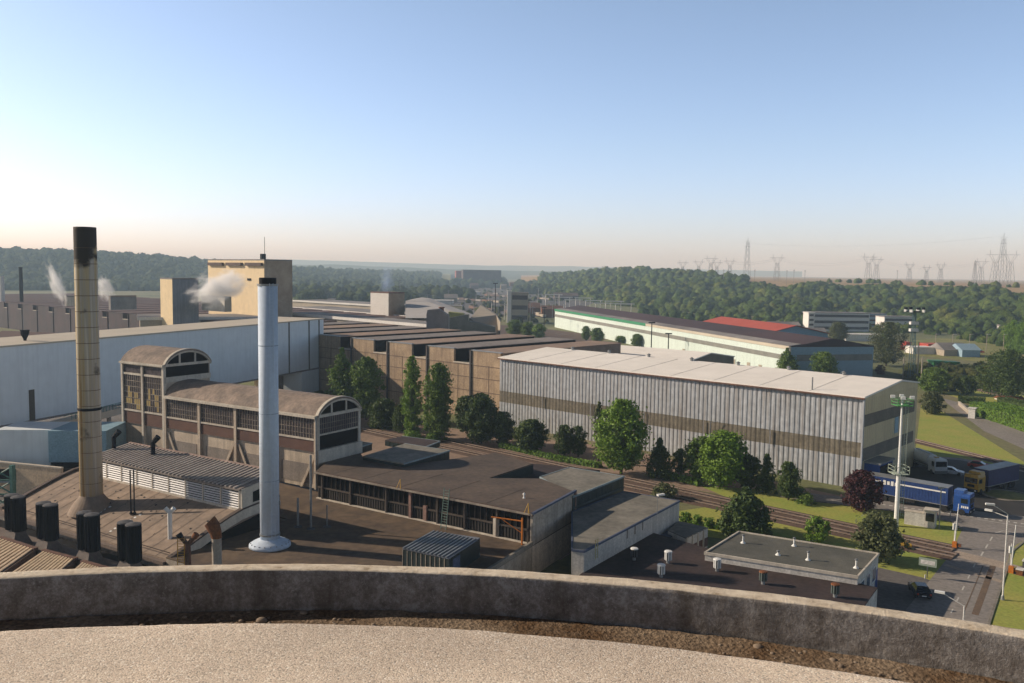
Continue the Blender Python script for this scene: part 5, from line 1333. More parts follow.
# gable end wall
gm = MB(); n0 = len(gm.v); gm.v += [fs.p(LS+.02,d,z) for d,z in ((.3,0),(.3,16.1),(-rid,zr_-.15),(-WS,16.4),(-WS,0))]; gm.f.append(tuple(range(5))); gm.build('gable_wall', m_gable, SH)
fgs = Fr(fs.p(LS+.02, .3, 0)[:2], azs-90); Wg = WS+.3
for z0_, z1_ in ((11.0,13.1),(5.0,7.2)): MB().box(fgs, .4, Wg-1.5, 0, .08, z0_, z1_).build('dark_band', m_gableband, SH)
MB().box(fgs, -.1, .35, -.1, .15, 0, 16.2).build('corner_trim', m_corr, SH)
MB().box(fgs, 15.5, 17.3, 0, .12, 8.0, 11).build('gable_window', m_bluebox, SH)
rb = MB()
for i in range(int(Wg/.9)): rb.box(fgs, .5+i*.9, .56+i*.9, 0, .04, 0, 15.8)
rb.build('cladding_rib', m_gable, SH)
MB().box(fgs, 1.5, 8.0, 0, 2.6, 0, 4.6).build('loading_dock', m_cabblue, SH); MB().box(fgs, 2.0, 7.5, 2.6, 2.66, .1, 4.2).build('dock_door', m_winblack, SH)
MB().box(fgs, 1.3, 8.2, 0, 2.9, 4.6, 4.9).build('dock_roof', m_steel, SH)
for s, x in ((LS*.35,0),(LS*.73,0)):
    MB().extr(Fr(fs.o, azs), [(-5-x,16.66),(-5-x,16.80),(-11-x,17.28),(-11-x,17.14)], s, s+1.0).build('roof_light', m_olive, SH)
sm_ = MB()
for i in range(1, 9): s_ = LS*i/9; sm_.extr(Fr(fs.o, azs), [(.5,16.40),(.5,16.44),(-rid,zr_+.25),(-rid,zr_+.2)], s_, s_+.08)
sm_.build('roof_seam', M('roof_seam_grey',(.82,.77,.70)), SH)
for k in range(7): MB().lathe(fs.p(LS*(.1+.13*k), -rid+.6, 0)[:2], [(.35,zr_+.1),(.35,zr_+.6),(.55,zr_+.65),(.1,zr_+.95)], 10).build('ridge_vent', m_steel, SH)
MB().tube(fs.p(LS*.89,-.6,16.4), fs.p(LS*.89,-.6,18.8), .13, n=8).build('roof_pipe', m_steel, SH)
# parallel shed behind
S2 = thing('rear_shed', 'second pale roofed shed with dark gable behind the corrugated shed', 'shed', (*fs.p(60,-40,0)[:2], 0))
p1 = at(686,362,13.4); f2 = Fr(p1, azs); 
MB().extr(f2, [(0,0),(0,13.2),(-13,15.0),(-26,13.2),(-26,0)], -44, 0).build('wall', m_gable, S2)
gm = MB(); gm.v += [f2.p(.06,d,z) for d,z in ((0,0),(0,13.1),(-13,14.9),(-26,13.1),(-26,0))]; gm.f.append((0,1,2,3,4)); gm.build('gable', m_gableband, S2)
MB().extr(f2, [(.3,13.1),(.3,13.4),(-13,15.2),(-26.3,13.4),(-26.3,13.1),(-13,14.95)], -44.2, .2).build('roof', m_shedroof, S2)

# ================================================================== long white green hall
l0 = at(555,309.5,12); l1 = at(789.5,347,12); azH = azim(l0, l1); LH = dist(l0, l1); fH = Fr(l0, azH); WH = 34
HH = thing('long_white_hall', 'very long mint white hall with dark roof and blue gable', 'building', (l1[0], l1[1], 0))
fH = Fr(l0, azH)
MB().box(fH, 0, LH, -WH, 0, 0, 11.9).build('wall', m_hall_w, HH)
MB().box(fH, 0, LH-.2, .0, .15, 7.2, 8.9).build('glazed_strip', m_hall_band, HH)
MB().box(fH, -.1, LH*.55, .0, .35, 11.0, 12.4).build('green_fascia', m_hall_g, HH); MB().box(fH, LH*.55, LH+.1, .0, .3, 11.1, 12.3).build('white_fascia', m_bwroof, HH)
MB().extr(fH, [(.1,12.0),(-4,12.7),(-WH/2,15.0),(-WH,12.2),(-WH,11.9)], -.3, LH+.3).build('roof', m_hall_roof, HH)
MB().extr(fH, [(.3,12.35),(-4.5,13.05),(-4.5,12.9),(.3,12.2)], 0, LH).build('roof_edge', m_farroof, HH)
fh = Fr(fH.p(LH+.03,0,0)[:2], azH-90)
MB().quad(fh.p(0,.05,0), fh.p(WH,.05,0), fh.p(WH,.05,11.9), fh.p(WH/2,.05,14.6), fh.p(0,.05,12)).build('gable', m_hall_blue, HH)
MB().box(fh, 3, WH-.5, .05, .15, 7.0, 9.2).build('gable_strip', m_hall_band, HH)
MB().box(fh, 0, .5, .05, .3, 0, 12.2).build('corner_trim', m_bwroof, HH)
for i, s in enumerate((.70,.76,.80,.86,.9,.93)):
    MB().box(fH, LH*s, LH*s+2.2, 0, .18, 0, 3.6).build('door', m_farwall, HH)
for i,(x,y,w_,h_,mt,l) in enumerate(((783,333,14,4,m_farwhite,'long white store beyond the dark hall roof'),(822,336,22,3.5,m_farroof,'grey low store before the office block'),(870,336,18,5,m_farwhite,'white van depot shed by the olive tree'),(892,340,12,3,m_farwall,'small beige depot shed near the olive tree'))): pass
# red roofed shed
r0 = at(697,323,12); RS_ = thing('red_roof_shed', 'low shed with bright red sheet roof behind the long hall', 'shed', (r0[0], r0[1], 0))
r1 = at(766,333,12); f = Fr(r0, azim(r0, r1)); Lr = dist(r0, r1)
MB().extr(f, [(0,0),(0,11.6),(-14,15),(-30,11.6),(-30,0)], 0, Lr).build('wall', m_hall_blue, RS_); MB().extr(f, [(.5,11.6),(.5,11.9),(-14,15.4),(-30.5,11.9),(-30.5,11.6),(-14,15.1)], -1, Lr+1).build('roof', m_redsheet, RS_)

# office block on the right, row of sheds
def bld(px, yb, w_px, h_px, dep, wallm, roofm, name, label, az=None, win=0, group=None, ytop=None, flat=True, cat='building'):
    a = at(px, yb, 0); b = at(px+w_px, yb + w_px*(.012), 0)
    if az is not None:
        k = dist(a, b); b = mv(a, az, k)
    f = Fr(a, azim(a, b)); L_ = dist(a, b); h = h_px*a[1]/F
    t = thing(name, label, cat, (a[0], a[1], 0), group)
    MB().box(f, 0, L_, -dep, 0, 0, h).build('wall', wallm, t)
    if flat: MB().box(f, -.3, L_+.3, -dep-.3, .3, h, h+.5).build('roof', roofm, t)
    else: MB().extr(f, [(.5,h),(-dep/2,h+dep*.22),(-dep-.5,h)], -.4, L_+.4).build('roof', roofm, t)
    for r in range(win):
        z = h*(r+.35)/win; MB().box(f, .6, L_-.6, 0, .12, z, z+h/win*.42).build('window_band', m_winold, t)
    return t
bld(813,331,56,18,14,m_farwhite,m_farroof,'office_block','three storey white banded office block below the woods',win=3)
bld(808,332,6,19,10,m_farwhite,m_farwhite,'stair_block','bright white stair block at the left end of the offices',win=4)
bld(866,327,20,13,12,m_hall_blue,m_farroof,'glass_office','dark glazed middle wing of the offices',win=3)
bld(884,329,30,12,14,m_farwhite,m_farroof,'white_office','white office wing nearest the floodlight mast',win=2)
bld(800,337,26,6,9,m_farwhite,m_farroof,'low_store','low white store left of the olive tree',flat=False)
bld(846,341,44,6,9,m_farwhite,m_farwhite,'low_store','low white store between the olive trees')
bld(770,331,30,6,10,m_farwall,m_farroof,'low_store','beige low store near the red roof end',flat=False)
bld(906,350,5,7,6,m_red,m_red,'red_container','red box store left of the floodlight mast')
bld(913,354,26,6,9,m_farwhite,m_farwhite,'low_store','white low store right of the floodlight mast')
bld(928,353,16,8,9,m_red,m_redsheet,'red_store','red store behind the white low one')
bld(944,356,26,6,14,m_farwall,m_farroof,'barn','grey roofed barn next to the meadow',flat=False)
bld(962,357,18,7,12,m_hall_blue,m_hall_blue,'blue_barn','dark blue barn at the meadow edge',flat=False)
bld(934,367,10,5,5,m_green,m_green,'green_container','left bright green container in the scrub')
bld(947,368,12,5,5,m_green,m_green,'green_container','right bright green container in the scrub')
bld(1002,401,22,1.6,4,m_farwhite,m_rust,'red_roof_house','low white house with red roof behind the hedge',flat=False)
bld(1000,333,5,7,5,m_farwhite,m_farroof,'small_house','tiny white house at the foot of the woods',flat=False)
bld(968,404,4,4,2,m_farwhite,m_farwhite,'gate_pier','white gate pier at the start of the hedge') if False else None

# ================================================================== things to the left and far back
gR = at(200,321,14.5); gL = at(0,303,14.5); azg = azim(gL, gR)
bg_ = dist(at(53,307,14.5), at(69,308.5,14.5))
GW, fG = sawtooth(mv(gR, azg, -bg_*18), azg, 20, bg_, .72, 12.0, 15.0, 110, m_graywall, m_redroof_far, m_redroof_far, 'grey_sawtooth_works', 'mauve grey sawtooth works far behind the raised hall', m_graywall)
# stepped roofs between grey works and beige block: long light strips
for i,(x0,y0,x1,y1,z,dep,mt,lb) in enumerate((
    (140,318,262,317,16,30,m_farroof,'dark flat roof just behind the raised hall'),
    (284,312.5,428,325,16.5,16,m_farroof,'grey strip roof with white edge left of the chimney stub'),
    (290,307,424,317.5,15,26,m_farroof,'long grey roof behind the white edged one'),
    (290,300,384,305.5,14,30,m_farroof,'pale rooftop row with small white boxes'))):
    a, b = at(x0,y0,z), at(x1,y1,z); f = Fr(a, azim(a,b)); t = thing('long_hall', lb, 'building', (a[0],a[1],0)); L_ = dist(a,b)
    MB().box(f, 0, L_, -dep, 0, 0, z-.8).build('wall', m_farwall, t); MB().box(f, -1, L_+1, -dep, .4, z-.8, z).build('roof', mt, t)
    MB().box(f, -1, L_+1, .4, .8, z-.9, z+.3).build('roof_edge', m_farwhite, t)
def block(x0, xc, x1, ybot_d, ytop, front, side, name, label, z0=0, fz=None, roof=None, yb=None):
    """corner column xc between left face (front) and right face (side); ybot_d forward distance"""
    c = atd(xc, ybot_d); c = (c[0], c[1]); zt_ = ztop(c, ytop)
    if yb: z0 = ztop(c, yb)
    wl_ = (xc-x0)/F*ybot_d; wr_ = (x1-xc)/F*ybot_d
    t = thing(name, label, 'building', (c[0], c[1], 0))
    k_ = (x0-CX)/F; e_ = D(-47); s_ = (k_*c[1]-c[0])/(e_[0]-k_*e_[1]); A = mv(c, -47, s_)
    k_ = (x1-CX)/F; e_ = D(43); s_ = (k_*c[1]-c[0])/(e_[0]-k_*e_[1]); Bp = mv(c, 43, max(s_, 2.))
    Cc = (A[0]+Bp[0]-c[0], A[1]+Bp[1]-c[1])
    m = MB(); m.quad((*A,z0),(*c,z0),(*c,zt_),(*A,zt_)); m.quad((*A,z0),(*Cc,z0),(*Cc,zt_),(*A,zt_)); m.build('front_wall', front, t)
    m = MB(); m.quad((*c,z0),(*Bp,z0),(*Bp,zt_),(*c,zt_)); m.quad((*Bp,z0),(*Cc,z0),(*Cc,zt_),(*Bp,zt_)); m.build('side_wall', side, t)
    MB().prism([A,c,Bp,Cc], zt_, zt_+.6).build('roof', roof or m_farroof, t)
    return t, A, c, Bp, zt_
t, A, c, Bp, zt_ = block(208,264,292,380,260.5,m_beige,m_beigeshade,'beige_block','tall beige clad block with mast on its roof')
fA = Fr(A, azim(A,c)); La = dist(A,c)
for k in (.02,.36,.70): MB().box(fA, La*k+.6, La*(k+.28), 0, 1.2, zt_-2.4, zt_-1.0).build('roof_hood', m_farbrown, t)
MB().box(fA, La*.72, La*.78, 0, .3, zt_-9, zt_-8).build('wall_opening', m_winblack, t)
q = mv(A, azim(A,c), La*.96); MB().tube((q[0]+.5,q[1]+3,zt_),(q[0]+.5,q[1]+3,zt_+10.5),.12,n=6).build('mast', m_vent, t)
q = mv(A, azim(A,c), La*.90); MB().box(Fr(q,43),1,3,0,1.6,zt_+.6,zt_+3).build('roof_vent', m_vent, t)
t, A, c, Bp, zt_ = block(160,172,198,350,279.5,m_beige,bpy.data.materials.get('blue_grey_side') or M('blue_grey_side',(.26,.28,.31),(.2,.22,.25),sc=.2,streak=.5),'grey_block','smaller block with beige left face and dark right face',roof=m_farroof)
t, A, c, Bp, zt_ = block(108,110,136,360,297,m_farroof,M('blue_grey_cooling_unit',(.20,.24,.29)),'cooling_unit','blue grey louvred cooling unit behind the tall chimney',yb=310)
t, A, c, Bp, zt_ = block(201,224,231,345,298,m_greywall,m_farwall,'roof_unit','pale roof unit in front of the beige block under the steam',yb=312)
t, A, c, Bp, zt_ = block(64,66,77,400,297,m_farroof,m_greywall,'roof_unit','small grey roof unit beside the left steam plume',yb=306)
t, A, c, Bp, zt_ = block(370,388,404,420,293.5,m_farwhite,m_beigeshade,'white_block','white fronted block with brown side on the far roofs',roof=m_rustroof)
# low white annexe with red roof at the far left
a = at(3,343,9); b = at(46,345,9); f = Fr(a, azim(a,b)); t = thing('annexe', 'low annexe with rusty red roof and white openings', 'building', (a[0],a[1],0)); L_ = dist(a,b)
MB().box(f, -5, L_, -10, 0, 0, 11).build('wall', m_farwhite, t); MB().extr(f, [(.6,11),(-5,13),(-10,11)], -5.5, L_+.5).build('roof', m_redroof_far, t)
for i in range(7): MB().box(f, -3+i*L_/6.5, -3+i*L_/6.5+1.6, 0, .1, 8, 10.3).build('window', m_winold, t)
q = at(48,338,13); t = thing('hopper', 'dark funnel shaped hopper standing on the raised hall roof', 'hopper', (q[0],q[1],11)); q = fW.p(s_on(48,22,fW,a0), -6, 0)
MB().lathe(q[:2], [(.3,22),(.3,22.3),(.8,23.4),(.8,24)], 12).build('funnel', m_vent, t); MB().lathe(q[:2], [(.9,24),(.9,24.15)],12).build('rim', m_vent, t)
# thin stacks
for x, d, yt, yb, r, l, mt in ((21,520,268,295,1.0,'thin dark stack far left against the woods',m_vent),(2,520,277,295,1.2,'pale stub stack at the left edge',m_farwhite)):
    c = atd(x, d); zt_ = ztop(c, yt); t = thing('stack', l, 'stack', (c[0],c[1],0)); MB().lathe(c, [(r*1.1,0),(r,zt_)], 12).build('shaft', mt, t); MB().lathe(c,[(r*1.15,zt_),(r*1.15,zt_+.5)],12).build('rim', mt, t)
c = at(441.5, 318.5, 17.1); t = thing('stack', 'short rusty stack on the brick works roof', 'stack', (c[0],c[1],17)); zt_ = ztop(c, 308)
MB().lathe(c, [(1.1,16.5),(1.0,zt_)], 12).build('shaft', m_rust, t); MB().lathe(c,[(1.3,zt_),(1.3,zt_+.4)],12).build('rim', m_rust, t)
# grey gable walls & yellow patch behind the brick works
def wallbox(pts, d, z0, label, mat, name='gable_wall', thick=6):
    ym_ = max(y for x, y in pts); c = [atd(x, d + ((ym_-y)*4. if name == 'pitched_roof' else 0)) for x, y in pts]; V_ = [(cc[0], cc[1], ztop(cc, y)) for cc, (x, y) in zip(c, pts)]
    t = thing(name, label, 'building', (c[0][0], c[0][1], 0)); m = MB(); n = len(V_)
    m.v += [(x,y,z) for x,y,z in V_] + [(V_[-1][0],V_[-1][1],0),(V_[0][0],V_[0][1],0)]; k = len(m.v); m.v += [(x,y+thick,z) for x,y,z in m.v[:k]]
    m.f += [tuple(range(k)), tuple(range(k, 2*k))] + [(i,(i+1)%k,k+(i+1)%k,k+i) for i in range(k)]
    m.build('wall', mat, t); return t
wallbox([(426,314),(427,310),(438,309),(448,316),(448,330)], 300, 0, 'plain grey gable wall beside the rusty stack', m_farroof)
wallbox([(448,318),(466,314.5),(468,314.5),(468,321),(495,327),(495,334)], 320, 0, 'grey stepped gable wall right of the rusty stack', M('green_grey_wall',(.26,.26,.22)))
t = wallbox([(448,312),(462,313.5),(466,315.5),(448,318)], 322, 0, 'faded yellow green roof slope behind the stepped gable', M('yellow_green_sheet',(.38,.38,.14)), 'sheet_roof')
wallbox([(405,301),(415,299),(424,300),(470,318),(405,318)], 380, 0, 'broad pale pitched roof beyond the brick works', M('pale_far_sheet',(.50,.48,.46),(.42,.40,.38),sc=.05), 'pitched_roof', 30)
wallbox([(470,318),(480,305),(496,315),(500,322)], 420, 0, 'brown pitched roof near the concrete tower', m_farwall, 'pitched_roof', 12)
# silo tower and steelworks in the middle distance
t = bld(507,323,4,32,6,m_farwhite,m_farwhite,'silo_tower','bright narrow concrete tower in the middle distance'); 
t = bld(511,323,17,30,14,m_farwall,m_farroof,'batching_plant','beige processing block attached to the bright tower',win=3)
t = bld(463,287,38,17,80,m_farbrown,m_farbrown,'steel_mill','huge dark brown mill building on the horizon')
t = bld(456,286,6,15,60,M('faded_red_wall',(.36,.10,.08)),m_red,'red_building','faded red tower beside the horizon mill')
k = 0
rnd = random.Random(3)
names_ = ['low grey shed','pale store','brown shed','long white store','rusty canopy','beige hut']
adj = ['nearest the brick works roofs','left of the substation frames','right of the bright narrow tower','below the horizon mill','behind the clump of small trees','beside the railway yard','near the far tree belt','among the yard poles','by the far white roof','behind the pitched roofs','before the far ridge','at the left of the valley','between yard and mill','near the rail wagons','under the substation frames','at the right of the valley','close to the hill foot','beyond the mast','past the silo','on the valley floor']
for i in range(20):
    px = rnd.uniform(408, 560); y = rnd.uniform(284, 318)
    wpx = rnd.uniform(6, 26)*(y-272)/40+3; hp_ = rnd.uniform(2, 5)*(y-268)/34+1
    kk = i % 6
    bld(px, y, wpx, hp_, rnd.uniform(8,25), [m_farwall,m_farwhite,m_farbrown,m_farwhite,m_rust,m_beige][kk], [m_farroof,m_farroof,m_farbrown,m_farwhite,m_rustroof,m_farroof][kk], 'yard_building', names_[kk]+' '+adj[i], group='small works buildings in the valley', flat=bool(i%2))
for i in range(9):
    px = rnd.uniform(640, 800); d = rnd.uniform(820, 1000); c = atd(px, d); q = proj(c[0], c[1], 0)
    bld(px, q[1], rnd.uniform(4,9), rnd.uniform(2.5,4), 9, [m_farwhite,m_farwall][i%2], [m_farroof,m_rustroof][i%2], 'house', ['white','beige'][i%2]+' house '+['first along the wooded foot','second along the wooded foot','with dark roof near the red shed','tucked under the slope','at the edge of the scrub','behind the long hall roof','half hidden by trees','near the office block','beneath the tallest pylon'][i], group='houses at the foot of the hill', flat=False)
# rail yard strip + wagons
sheet('rail_yard', [(430,318),(555,330),(620,338),(560,345),(430,335)], .02, m_ballast)
sheet('rail_yard', [(300,280),(560,283),(600,300),(560,318),(430,312),(290,295)], .02, M('yard_ground',(.13,.12,.11),(.09,.08,.075),sc=.01,fine=.1))
for i in range(5):
    x = 563+i*4.6; a = at(x, 326.5+i*.75, .02); b = at(x+4.2, 327.2+i*.75, .02); f = Fr(a, azim(a,b)); L_ = dist(a,b)
    t = thing('rail_wagon', ['leftmost','second','third','fourth','rightmost'][i]+' brown rail wagon of the row beside the long white hall', 'rail wagon', (a[0],a[1],0), 'rail wagons beside the long white hall')
    MB().box(f, 0, L_, -2.8, 0, 1.1, 4.0).build('body', m_farbrown, t)
    for s in (.2,.8):
        MB().box(f, L_*s-.8, L_*s+.8, -2.4, -.2, .1, 1.1).build('bogie', m_black, t)
wl2 = 'brown rail wagon in the crowded far railway yard'
m_wag = [m_farbrown, m_farroof, M('faded_wagon',(.22,.13,.09)), m_farwall]
for r_, (xa, ya, xb, yb_) in enumerate(((470,309,540,318),(455,300,530,306),(480,296,560,301),(430,292,500,295),(520,312,552,320))):
    A_1, B_1 = at(xa,ya,0), at(xb,yb_,0); azr = azim(A_1, B_1); n_ = int(dist(A_1,B_1)/15)
    for i in range(min(n_, 16)):
        if rnd.random() < .25: continue
        o_ = mv(A_1, azr, i*15.); t = thing('rail_wagon', wl2, 'rail wagon', (o_[0],o_[1],0), 'wagons in the far railway yard'); MB().box(Fr(o_,azr), 0, 13.5, -1.4, 1.4, 1.0, 3.6+rnd.uniform(-.8,.4)).build('body', m_wag[rnd.randrange(4)], t); MB().box(Fr(o_,azr), 1, 12.5, -1.1, 1.1, 0, 1.0).build('bogie', m_black, t)
for i in range(46):
    c = at(rnd.uniform(412,566), rnd.uniform(286,322), 0); h = rnd.uniform(9,16); t = thing('lineside_pole', 'thin lineside pole among the tracks of the far railway yard', 'pole', (c[0],c[1],0), 'lineside poles in the far yard'); MB().tube((c[0],c[1],0),(c[0],c[1],h),.22,.16,n=5).build('shaft', m_lattice if i%3 else m_farwhite, t); MB().box(Fr(c,95),-2.2,2.2,-.15,.15,h-1.2,h-.9).build('cross_arm', m_lattice, t)
P = []
for _ in range(420):
    a = at(rnd.uniform(405,570), rnd.uniform(283,324), 0); P.append((a[0],a[1],-1,rnd.uniform(.9,3.2)))
woods('yard_scrub', P, 'patches of scrub between the far railway tracks', f_scrub)
# substation frames
for i in range(8):
    x = 545+i*10; d = 820-i*12; c = atd(x, d); t = thing('substation_frame', ['first','second','third','fourth','fifth','sixth','seventh','eighth'][i]+' white gantry from the left in the substation', 'gantry', (c[0],c[1],0), 'white gantries of the substation')
    h = ztop(c, 294+i*1.1+ (i%3)*1.5)
    for s in (0, 13): MB().tube((c[0]+s,c[1],0),(c[0]+s,c[1]-s*.3,h),.35,.25,n=5).build('post', m_farwhite, t)
    MB().box(Fr((c[0],c[1]),95), -1, 16, -.4, .4, h-.9, h).build('beam', m_farwhite, t)

# ================================================================== pylons
def pylon(px, d, yt, kind, label, zb=None, grp='power pylons on the plateau'):
    c = atd(px, d); z0 = 26. if zb is None else zb; h = ztop(c, yt) - z0; t = thing('power_pylon', label, 'pylon', (c[0],c[1],z0), grp)
    w_ = h*.11 if kind == 'tall' else h*.17; m = MB(); R_ = d/F*.15
    def lv(t_): return w_*(1-t_)**1.0*.5 + h*.018
    lev = [0,.18,.36,.52,.66,.78,.9] if kind == 'tall' else [0,.25,.48,.68]
    for a, b in zip(lev, lev[1:]):
        wa, wb = (lv(a), lv(b)); za, zb_ = z0+h*a, z0+h*b
        for sx, sy in ((-1,-1),(1,-1),(1,1),(-1,1)): m.tube((c[0]+sx*wa,c[1]+sy*wa,za),(c[0]+sx*wb,c[1]+sy*wb,zb_),R_,n=4)
        for sy in (-1,1):
            m.tube((c[0]-wa,c[1]+sy*wa,za),(c[0]+wb,c[1]+sy*wb,zb_),R_*.6,n=4); m.tube((c[0]+wa,c[1]+sy*wa,za),(c[0]-wb,c[1]+sy*wb,zb_),R_*.6,n=4)
    wt = lv(lev[-1])
    m.build('lattice_body', m_lattice, t); a = MB()
    if kind == 'tall':
        a.tube((c[0],c[1],z0+h*.9),(c[0],c[1],z0+h),R_*1.3,n=5)
        for z in (.80,.92): a.tube((c[0]-h*.07,c[1],z0+h*z),(c[0]+h*.07,c[1],z0+h*z),R_,n=4)
    else:
        for s in (-1,1):
            a.tube((c[0]+s*wt,c[1],z0+h*.66),(c[0]+s*h*.18,c[1],z0+h*.86),R_,n=4); a.tube((c[0]+s*wt*.2,c[1],z0+h*.66),(c[0]+s*h*.10,c[1],z0+h*.86),R_*.8,n=4); a.tube((c[0]+s*h*.14,c[1],z0+h*.86),(c[0]+s*h*.16,c[1],z0+h),R_,n=4)
        a.tube((c[0]-h*.27,c[1],z0+h*.87),(c[0]+h*.27,c[1],z0+h*.87),R_*1.2,n=4)
    a.build('cross_arm', m_lattice, t)
    return (c[0],c[1],z0+h*.87)
tops = []
for px,d,yt,k,l in ((681,1500,260,'cat','leftmost small pylon above the woods'),(697,1500,259,'cat','second small pylon from the left'),(709,1420,255,'cat','taller pylon of the left cluster'),(715,1600,260,'cat','thin pylon just right of the taller left one'),(728,1500,258,'cat','fifth pylon from the left beside the tall mast'),(745,1380,237.5,'tall','tallest mast like pylon left of centre on the ridge'),(775,1350,254,'cat','wide armed pylon standing alone on the stubble field'),(866,1350,253,'cat','larger of two pylons above the right woods'),(874,1600,256,'cat','fainter pylon beside the larger one'),(907,1700,262,'cat','faint small pylon left of a pair'),(924,1800,265,'cat','faintest small pylon between two others'),(938,1600,262,'cat','small pylon halfway to the right group'),(972,1300,260,'tall','narrow pylon left of the right group'),(978,1350,258,'cat','broad pylon left of the tall right one'),(992,1300,250,'cat','pylon immediately left of the tall right one'),(999,1250,233,'tall','tallest pylon of the right group'),(1007,1300,250,'cat','pylon immediately right of the tall right one')):
    tops.append((px, pylon(px,d,yt,k,l)))
def wire(a, b, sag, label, r=.07):
    m = MB(); n = 14; pt = []
    for i in range(n+1):
        t_ = i/n; pt.append((a[0]+(b[0]-a[0])*t_, a[1]+(b[1]-a[1])*t_, a[2]+(b[2]-a[2])*t_ - sag*4*t_*(1-t_)))
    for p, q in zip(pt, pt[1:]): m.tube(p, q, r, n=3, cap=False)
    return tag(m.build('power_line', m_lattice), label, 'wire', 'power lines between the pylons')
T_ = dict(tops)
wl_ = 'thin power line strung between pylons over the plateau'
for a, b, s in ((709,775,7),(775,866,10),(866,978,12),(728,775,5),(978,1007,3)):
    for dz in (0, -3.0): 
        A, B = T_[a], T_[b]; wire((A[0],A[1],A[2]+dz),(B[0],B[1],B[2]+dz), s, wl_)
A = T_[745]; B = T_[999]; wire((A[0],A[1],A[2]),(B[0],B[1],B[2]+6), 9, 'highest power line from the tall left pylon to the tall right pylon')
for i, px in enumerate((753,785,792,803,722,895)):
    c = atd(px, 1180); t = thing('wooden_pole', ['pole below the tall left pylon','pole standing alone in the stubble','left pole of a close pair','right pole of a close pair','pole among the left pylons','pole over the right woods'][i], 'pole', (c[0],c[1],20), 'line poles at the plateau edge'); MB().tube((c[0],c[1],20),(c[0],c[1],ztop(c,269+i%2*2)),.25,n=5).build('shaft', m_lattice, t); MB().box(Fr(c,90),-1.2,1.2,-.15,.15,ztop(c,271),ztop(c,270.6)).build('cross_arm',m_lattice,t)

# ================================================================== masts and lamps
mb_ = at(896,526,0); zt_ = ztop(mb_, 399); lean = (.35, 0)
t = thing('antenna_mast', 'tall white tubular mast with green headframe and side ladder', 'mast', (mb_[0],mb_[1],0))
MB().tube((mb_[0],mb_[1],0),(mb_[0],mb_[1],zt_*.42),.34,.30,n=14).build('lower_tube', m_white, t); MB().tube((mb_[0],mb_[1],zt_*.42),(mb_[0],mb_[1],zt_),.20,.14,n=12).build('upper_tube', m_white, t)
lg = M('green_white_ladder',(.45,.52,.42))
la_ = MB()
for dx in (.55,.95): la_.tube((mb_[0]+dx,mb_[1],1.5),(mb_[0]+dx,mb_[1],zt_),.035,n=5)
for i in range(int(zt_/.4)-4): la_.tube((mb_[0]+.55,mb_[1],1.6+i*.4),(mb_[0]+.95,mb_[1],1.6+i*.4),.025,n=4)
la_.build('ladder', lg, t)
def cage(z, w_, h, mat):
    m = MB(); c = mb_
    for zz in (z, z+h*.5, z+h):
        for a, b in (((-w_,-w_),(w_,-w_)),((w_,-w_),(w_,w_)),((w_,w_),(-w_,w_)),((-w_,w_),(-w_,-w_))): m.tube((c[0]+a[0],c[1]+a[1],zz),(c[0]+b[0],c[1]+b[1],zz),.045,n=4)
    for sx in (-1,0,1):
        for sy in (-1,1): m.tube((c[0]+sx*w_,c[1]+sy*w_,z),(c[0]+sx*w_,c[1]+sy*w_,z+h),.04,n=4)
    m.box(Fr(c,90),-w_,w_,-w_,w_,z-.06,z); m.build('platform', mat, t)
cage(zt_*.42, 1.1, 1.1, lg); cage(zt_-.9, 1.1, .9, M('fresh_green_paint',(.10,.34,.10)))
hm = MB()
for i in range(4):
    a = i*90+20; q = mv(mb_, a, 1.3); hm.box(Fr(q,a),-.3,.3,-.3,.3,zt_+.1,zt_+.5)
hm.build('floodlight', m_white, t)
# far floodlight mast
fm_ = at(911,381,0); zt_ = ztop(fm_, 312); t = thing('floodlight_mast', 'slender blue green mast crowned with a ring of floodlights', 'mast', (fm_[0],fm_[1],0))
m = MB(); m_tm = M('teal_mast_steel',(.10,.18,.19))
for sx, sy in ((-1,-1),(1,-1),(1,1),(-1,1)): m.tube((fm_[0]+sx*.9,fm_[1]+sy*.9,0),(fm_[0]+sx*.35,fm_[1]+sy*.35,zt_),.14,n=5)
for i in range(22):
    a, b = i/22, (i+1)/22; wa, wb = .9-.55*a, .9-.55*b; s = 1 if i % 2 else -1
    m.tube((fm_[0]-s*wa,fm_[1]-wa,zt_*a),(fm_[0]+s*wb,fm_[1]-wb,zt_*b),.07,n=4); m.tube((fm_[0]+wa,fm_[1]-s*wa,zt_*a),(fm_[0]+wb,fm_[1]+s*wb,zt_*b),.07,n=4)
m.build('lattice_body', m_tm, t)
MB().lathe(fm_, [(2.6,zt_),(2.9,zt_+.15),(2.6,zt_+.3)], 16).build('lamp_ring', m_vent, t)
for i in range(8):
    a = i*45; q = mv(fm_, a, 2.8); MB().box(Fr(q,a),-.1,.7,-.5,.5,zt_+(.0 if i%2 else .9),zt_+(.9 if i%2 else 1.7)).build('floodlight', m_white if i%2 else m_vent, t)
for z in (.72,.82): MB().box(Fr(fm_,90),-1.4,1.4,-.8,.8,zt_*z,zt_*z+1.0).build('equipment_box', m_farwhite, t)
for x, yb, yt, l in ((903,379,357,'left pole at the foot of the floodlight mast'),(917,381,342,'tall thin pole just right of the floodlight mast'),(921,385,357,'rightmost pole at the foot of the floodlight mast')):
    c = at(x,yb,0); t = thing('pole', l, 'pole', (c[0],c[1],0), 'poles around the floodlight mast'); MB().tube((c[0],c[1],0),(c[0],c[1],ztop(c,yt)),.28,.2,n=8).build('shaft', m_farwall, t); MB().lathe(c,[(.5,0),(.4,.3)],8).build('foot', m_kerb, t)
